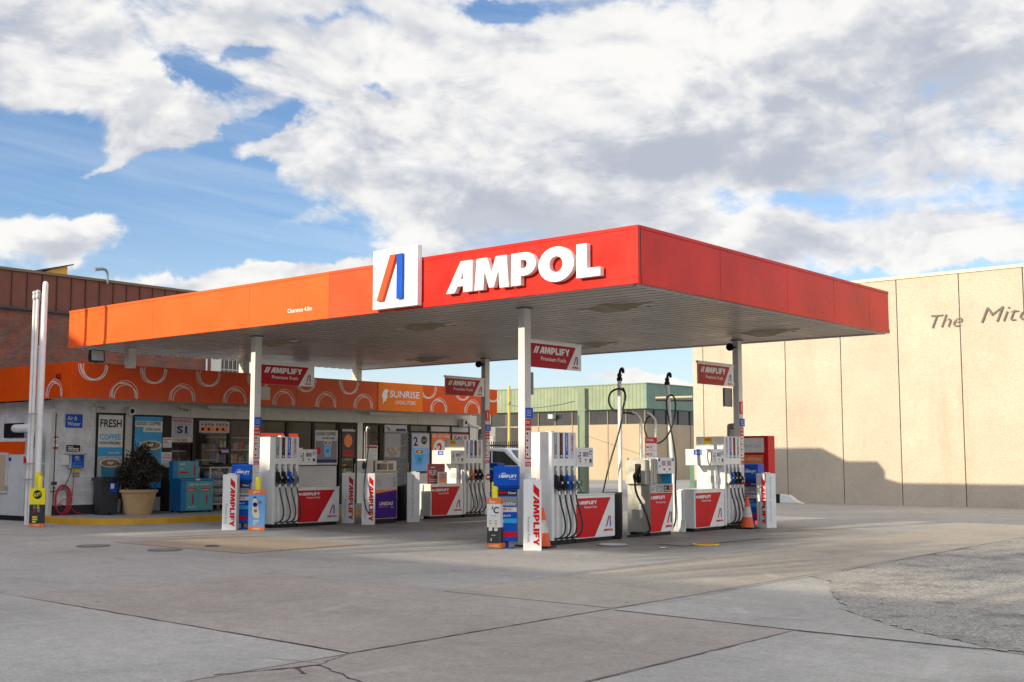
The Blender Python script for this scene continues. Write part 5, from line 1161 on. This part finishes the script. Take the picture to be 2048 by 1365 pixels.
M = MB(); M.tube([(-18.95, .1, 2.26), (-18.85, -.18, 2.27), (-18.55, -.25, 2.27), (-17.7, -.25, 2.27)], .10, WHITE, 16, 1); single(M, 'duct_pipe', 'fat white horizontal pipe coming out of the shop side wall', 'pipe', smooth=True)
M = MB(); M.tube([(0, 0, 0), (0, .10, 0)], .16, BLACK, 18); single(M, 'hose_reel', 'black round hose reel behind the white pipes', 'reel', (-17.35, -.4, 1.92), 60, smooth=True)
M = MB(); M.box(0, .12, 0, .05, 0, .16, LGREY).box(-.09, -.02, 0, .05, -.12, .05, RED); single(M, 'valve_box', 'small grey and red valve fitting among the pipes', 'valve', (-16.75, -.95, 1.52), 0)
M = MB(); M.tube([(0, 0, 0), (0, 0, 2.5)], .012, BLACK); M.box(-.03, .1, -.05, .03, .75, .83, DARK); single(M, 'cable', 'thin black cable running down the white wall corner', 'cable', (-17.18, .02, .12), 0)
# $3.50 bollard advert stands in front of the thick pipe
advert((-15.12, -1.47, 0), 36, 'yellow bollard with the yellow and black $3.50 advert at the far left', 'burger', w=.36)

# ================================================================== buildings behind
B = thing('brick_warehouse', 'big red brown brick building with dark cladding rising behind the shop at the left', 'building')
MB().box(-40, -24, -12, 9.35, 0, 6.03, BRICK).build('brick_wall', B)
M = MB(); M.box(-40, -23.93, -12, 9.45, 6.03, 7.12, mat('brown_cladding', (.15, .036, .018), .55, var=.16))
for i in range(44): M.box(-23.93, -23.89, -11.8+i*.48, -11.76+i*.48, 6.05, 7.10, mat('brown_cladding_seam', (.09, .025, .014), .5))
M.build('cladding', B)
MB().box(-40, -23.86, -12, 9.5, 7.12, 7.20, mat('brown_capping', (.16, .10, .05), .5)).box(-40, -23.88, -12, 9.48, 5.97, 6.04, DARK).build('capping', B)
M = MB(); M.box(-40, -24.3, 9.35, 10.0, 0, 5.6, OFFW); M.build('white_panel', B)
M = MB(); M.box(-24.4, -24.3, 10.0, 10.75, 3.7, 5.4, WIN)
for i in range(4): M.box(-24.29, -24.26, 10.0+.18*i+.08, 10.0+.18*i+.10, 3.7, 5.4, LGREY)
M.box(-24.29, -24.26, 10.0, 10.75, 4.60, 4.63, LGREY); M.build('barred_window', B)
MB().tube([(-23.9, 9.1, 0), (-23.9, 9.1, 6)], .03, WHITE).build('downpipe', B)
T_ = thing('roof_hood', 'bright yellow roof hood on the brick building', 'roof hood'); MB().prismx([(3.2, 7.2), (4.1, 7.2), (4.1, 7.52), (3.9, 7.52)], -25.5, -24.3, mat('yellow_hood', (.75, .38, .03), .5)).build('hood', T_); M = MB(); M.prismx([(2.95, 7.2), (4.25, 7.58), (4.25, 7.62), (2.90, 7.24)], -25.6, -24.2, DARK); M.build('hood_cap', T_)
M = MB(); M.tube([(0, 0, 0), (0, 0, .35), (0, -.1, .48), (0, -.45, .42)], [.03, .06], GREY, 8, 1); single(M, 'roof_lamp', 'small grey curved lamp on the edge of the brick building roof', 'lamp', (-23.8, 5.2, 7.05), 0)
# pale concrete warehouse at the right
B = thing('concrete_warehouse', 'tall pale aggregate panel building with metal lettering at the right', 'building')
JX = [-12.75, -12.3, -9.0, -6.95, -4.96, -2.93, -.98, 1.0, 3.0, 5.0, 7.0, 9.0, 12.0]
for a, b in zip(JX, JX[1:]): MB().box(a+.013, b-.013, 22.5, 22.7, -.3, 7.36, AGG).build('wall_panel', B, bevel=.012)
MB().box(-12.7, 12, 22.56, 36, -.3, 7.3, mat('panel_joint_shadow', (.16, .12, .08), .9)).build('core', B); MB().box(-12.8, 12, 22.46, 36, 7.36, 7.46, mat('pale_capping', (.55, .53, .36), .5)).build('capping', B)
LET = mat('weathered_sign_metal', (.11, .10, .085), .6); M = MB(); g_ = text_geo('The', -.024, .35, .02); M.geo(g_, -3.83, 5.66, .46, 22.44, LET, xs=1.15); g_ = text_geo('Mitc', -.024, .35, .02); M.geo(g_, -2.26, 5.72, .52, 22.44, LET, xs=1.2); M.build('wall_lettering', B)
# green topped warehouse in the distance
B = thing('green_warehouse', 'distant beige panelled warehouse with a pale green corrugated top', 'building')
M = MB(); M.box(-60, -33.06, 50, 80, 0, 3.72, TILT); M.build('wall', B)
M = MB()
for i in range(9): x = -33.1-i*3.0; M.box(x-.04, x, 49.97, 50, 0, 3.7, mat('tilt_joint', (.22, .17, .11), .8))
for i in range(8): M.box(-33.06, -33.03, 52.5+i*3, 52.56+i*3, 0, 3.7, mat('tilt_joint', (.22, .17, .11), .8))
M.build('wall_joints', B)
MB().box(-60, -33.12, 50.06, 79, 3.72, 4.72, WIN).build('window_band', B)
M = MB()
for i in range(18): M.box(-33.2-i*1.5, -33.12-i*1.5, 50.0, 50.06, 3.72, 4.72, mat('bronze_mullion', (.20, .15, .10), .5))
for i in range(18): M.box(-33.12, -33.06, 51+i*1.5, 51.08+i*1.5, 3.72, 4.72, DARK)
M.build('window_mullions', B)
MB().box(-60, -33.0, 49.7, 49.9, 4.72, 6.35, CLADG).build('green_cladding', B); MB().box(-33.0, -32.8, 49.7, 80, 4.72, 6.35, CLADGY).build('green_side_cladding', B)
MB().box(-60, -32.75, 49.65, 80, 6.35, 6.42, GREENP).box(-60, -33, 49.9, 80, 4.66, 4.72, GREEND).build('capping', B)
M = MB(); M.box(-40.9, -40.5, 49.5, 49.9, 4.2, 4.5, LGREY); single(M, 'floodlight', 'small floodlight under the green cladding of the distant warehouse', 'floodlight')
B = thing('grey_annex', 'grey shed with a roller door in front of the distant warehouse', 'building')
MB().box(-62, -43.6, 47, 49.6, 0, 3.6, mat('grey_shed_wall', (.22, .21, .20), .7)).box(-62, -45.3, 46.9, 47, 0, 3.7, TILT).build('wall', B)
M = MB().box(-45.0, -43.7, 46.92, 47, 0, 2.95, mat('roller_door_grey', (.36, .34, .31), .5))
for i in range(16): M.box(-45.0, -43.7, 46.90, 46.92, .1+.18*i, .13+.18*i, GREY)
M.build('roller_door', B)
# green posts, pole, barrier
def gpost(u, v, vt, w_, label, m=GREENP):
    p = wp(u, v, 0); o = Vector(cam.location); d = Vector(p)-o; t = -o.z/d.z; g0 = o+d*t
    d2 = Vector(wp(u, vt, g0.y)); T_ = thing('green_post', label, 'post', (g0.x, g0.y, 0)); MB().box(-w_/2, w_/2, 0, w_, 0, d2.z, m).build('post', T_, bevel=.01)
    MB().box(-w_/2-.06, w_/2+.06, -.02, w_+.02, d2.z-1.0, d2.z-.94, m).build('band', T_)
    return T_, d2.z
t1, h1 = gpost(1165, 985, 777, .30, 'pale green square post behind the nearest pump display')
MB().box(-.32, -.22, .1, .2, 0, h1-.15, GREENP).tube([(-.27, .1, 0), (-.27, .1, h1-1.2)], .035, GREEND).build('conduit', t1)
gpost(1389, 985, 932, .45, 'short dark green post beside the back right pump', GREEND)
p = wp(1018, 900, 44); T_ = thing('yellow_pole', 'thin yellow pole in front of the distant grey shed', 'pole', (p[0], 44, 0)); MB().tube([(0, 0, 0), (0, 0, 6.2)], .09, mat('yellow_pole_paint', (.55, .40, .10), .5), 12).build('pole_shaft', T_); MB().box(-.1, .1, -.05, .05, 5.0, 5.15, DARK).build('pole_bracket', T_)
M = MB(); pts = [(1000+i*16.0, 845-6*math.sin(i/9*3.14)*0+5*math.sin(i*.7)*.2-i*.9-8*0) for i in range(10)]
M.tube([wp(1015, 809, 44), wp(1060, 818, 40), (wp(1110, 812, 34)), wp(1150, 803, 27)], .018, DARK, 5, 2); single(M, 'overhead_cable', 'thin overhead cable between the yellow pole and the green post', 'cable')
M = MB(); M.tube([wp(1312, 796, 40), wp(1385, 794, 40)], .06, mat('tan_pipe', (.5, .4, .25), .6), 8); M.tube([wp(1312, 801, 40), wp(1385, 802, 40)], .05, BROWN, 8); single(M, 'overhead_pipe', 'tan horizontal pipe crossing in front of the green side wall', 'pipe')
T_ = thing('palisade_fence', 'dark steel spike fence behind the white car', 'fence')
M = MB(); a = wp(960, 900, 38); b = wp(1060, 902, 38); n = 26
for i in range(n+1): x = a[0]+(b[0]-a[0])*i/n; M.box(x-.018, x+.018, 38, 38.04, 0, 2.45, BLACK)
M.build('pales', T_); MB().box(a[0], b[0], 38.04, 38.08, 1.9, 1.95, BLACK).box(a[0], b[0], 38.04, 38.08, .4, .45, BLACK).build('rail', T_)
T_ = thing('barrier', 'low black and white barrier rail at the foot of the pale wall', 'barrier')
a = wp(1549, 994, 21.6); b = wp(1562, 994, 21.6); c = wp(1600, 1003, 21.3)
M = MB(); M.box(a[0]-1.2, b[0], 21.5, 21.7, 0, .30, BLACK); M.build('black_rail', T_, bevel=.03)
M = MB(); M.prism([(b[0], 0), (c[0], 0), (c[0]-.25, .10), (b[0]+.35, .27), (b[0], .30)], 21.5, 21.7, WHITE); M.build('white_rail', T_, bevel=.02)
# white four wheel drive seen side on behind the islands
p = wp(1012, 960, 23.5)
CR = thing('parked_car', 'white four wheel drive with dark windows parked behind the left island', 'car', (-17.97, 17.95, 0), 14)
W2 = .92
prof = [(-2.3, .45), (-2.35, .85), (-2.28, 1.15), (-2.15, 1.20), (-1.95, 1.78), (-1.75, 1.86), (.35, 1.88), (.55, 1.82), (1.15, 1.22), (2.1, 1.08), (2.35, .92), (2.38, .5), (1.95, .42), (1.85, .75), (1.45, .88), (1.05, .75), (.95, .42), (-.95, .42), (-1.05, .75), (-1.45, .88), (-1.85, .75), (-1.95, .42)]
MB().prism(prof, -W2, W2, CARW).build('body', CR, bevel=.05)
M = MB()
for y_ in (-W2-.006, W2+.002):
    for pts in ([(-1.95, 1.25), (-1.80, 1.74), (-1.1, 1.76), (-1.1, 1.25)], [(-1.04, 1.25), (-1.04, 1.76), (-.1, 1.77), (-.1, 1.25)], [(-.04, 1.25), (-.04, 1.77), (.42, 1.74), (.98, 1.25)]): M.prism(pts, y_, y_+.006, GLASSD)
M.build('side_windows', CR)
M = MB(); M.add([(-2.165, -.75, 1.24), (-2.165, .75, 1.24), (-1.985, .68, 1.74), (-1.985, -.68, 1.74)], [(0, 1, 2, 3)], GLASSD); M.add([(1.14, .78, 1.26), (1.14, -.78, 1.26), (.60, -.68, 1.80), (.60, .68, 1.80)], [(0, 1, 2, 3)], GLASSD); M.build('end_windows', CR)
M = MB()
for y_ in (-.72, .72): M.tube([(-1.7, y_, 1.90), (-1.6, y_, 1.96), (.2, y_, 1.97), (.35, y_, 1.90)], .02, BLACK, 6)
M.build('roof_rails', CR)
for x in (-1.45, 1.45):
    for y_ in (-.90, .70):
        M = MB(); M.tube([(x, y_, .40), (x, y_+.22, .40)], .40, TYRE, 24); wh = M.build('wheel', CR, smooth=True); M = MB(); M.tube([(x, y_-.01, .40), (x, y_+.23, .40)], .24, STEEL, 16); M.build('rim', wh)
M = MB(); M.box(-2.36, -2.30, -.85, -.65, .85, 1.1, RED).box(-2.36, -2.30, .65, .85, .85, 1.1, RED); M.build('tail_light', CR)

# ================================================================== street behind the camera (its shadows fall across the forecourt)
def sunpt(a, b, y): return (a+.25*y, b-.31*y)
T_ = thing('apartment_block', 'cream apartment block with a gable roof across the road behind the camera', 'building')
y = -26.0; P_ = [sunpt(a, b, y) for a, b in [(-40, 5.4), (-18.6, 5.4), (-16.7, 4.56), (-14.7, 3.70), (-13.6, 3.2)]]
M = MB(); M.prism([(P_[0][0], 0)]+P_+[(P_[-1][0], 0)], y-8, y, OFFW); M.build('wall', T_)
M = MB()
for i in range(5):
    for j in range(3): M.box(-44+i*4.2, -42+i*4.2, y, y+.04, 1.2+3*j, 2.8+3*j, GLASSD)
M.build('window', T_)
T_ = thing('row_of_shops', 'long brick row of shops across the road behind the camera', 'building')
y = -24.0; z = .31*24-.72
M = MB(); M.box(-46, 30, y-8, y, 0, z, BRICK); M.build('wall', T_)
M = MB(); M.box(-46.1, 30.1, y-8, y+.1, z, z+.08, GALV); M.build('parapet', T_)
M = MB()
for i in range(18): M.box(-44+4.2*i, -41.6+4.2*i, y, y+.03, .6, 2.8, GLASSD)
M.build('window', T_)
def stree(x, y, zlo, zhi, w_, i, n=2600):
    T_ = thing('street_tree', ['flat topped', 'spreading', 'broad', 'wide', 'low crowned', 'thin', 'dense', 'open'][i % 8]+' green street tree across the road, number '+['one', 'two', 'three', 'four', 'five', 'six', 'seven', 'eight', 'nine', 'ten'][i]+' from the left', 'tree', (x, y, 0), 0, 'street trees behind the camera')
    M = MB(); M.tube([(0, 0, 0), (.1, 0, zlo*.6), (0, 0, zlo+.4)], [.22, .12], BARK, 8)
    for k in range(7): a = k*.9; M.tube([(0, 0, zlo*.75), (math.cos(a)*w_*.25, math.sin(a)*.8, zlo+.2), (math.cos(a)*w_*.45, math.sin(a)*1.4, zhi-.4)], [.09, .03], BARK, 6)
    M.build('trunk', T_); M = MB()
    for k in range(n):
        u = random.uniform(-1, 1); px = u*w_*.5; edge = .12*math.sin(px*2.3+i)+.10*math.sin(px*5.1+2*i)
        zz = random.uniform(zlo+edge, zhi+edge*1.3+.25*math.sqrt(max(0, 1-u*u))-.15); p = Vector((px, random.uniform(-1.3, 1.3), zz))
        d = Vector((random.gauss(0, 1), random.gauss(0, .6), random.gauss(0, 1))).normalized()*random.uniform(.10, .2); s_ = Vector((random.gauss(0, 1), random.gauss(0, 1), random.gauss(0, 1))).cross(d).normalized()*random.uniform(.05, .1)
        M.add([p-d, p+s_, p+d, p-s_], [(0, 1, 2, 3)], GLEAF)
    M.build('crown', T_)
for i in range(9): stree(-28+i*5.4+random.uniform(-.4, .4), -30, .31*30+.55, .31*30+1.62, 5.9, i, 3000 if i < 4 else 800)
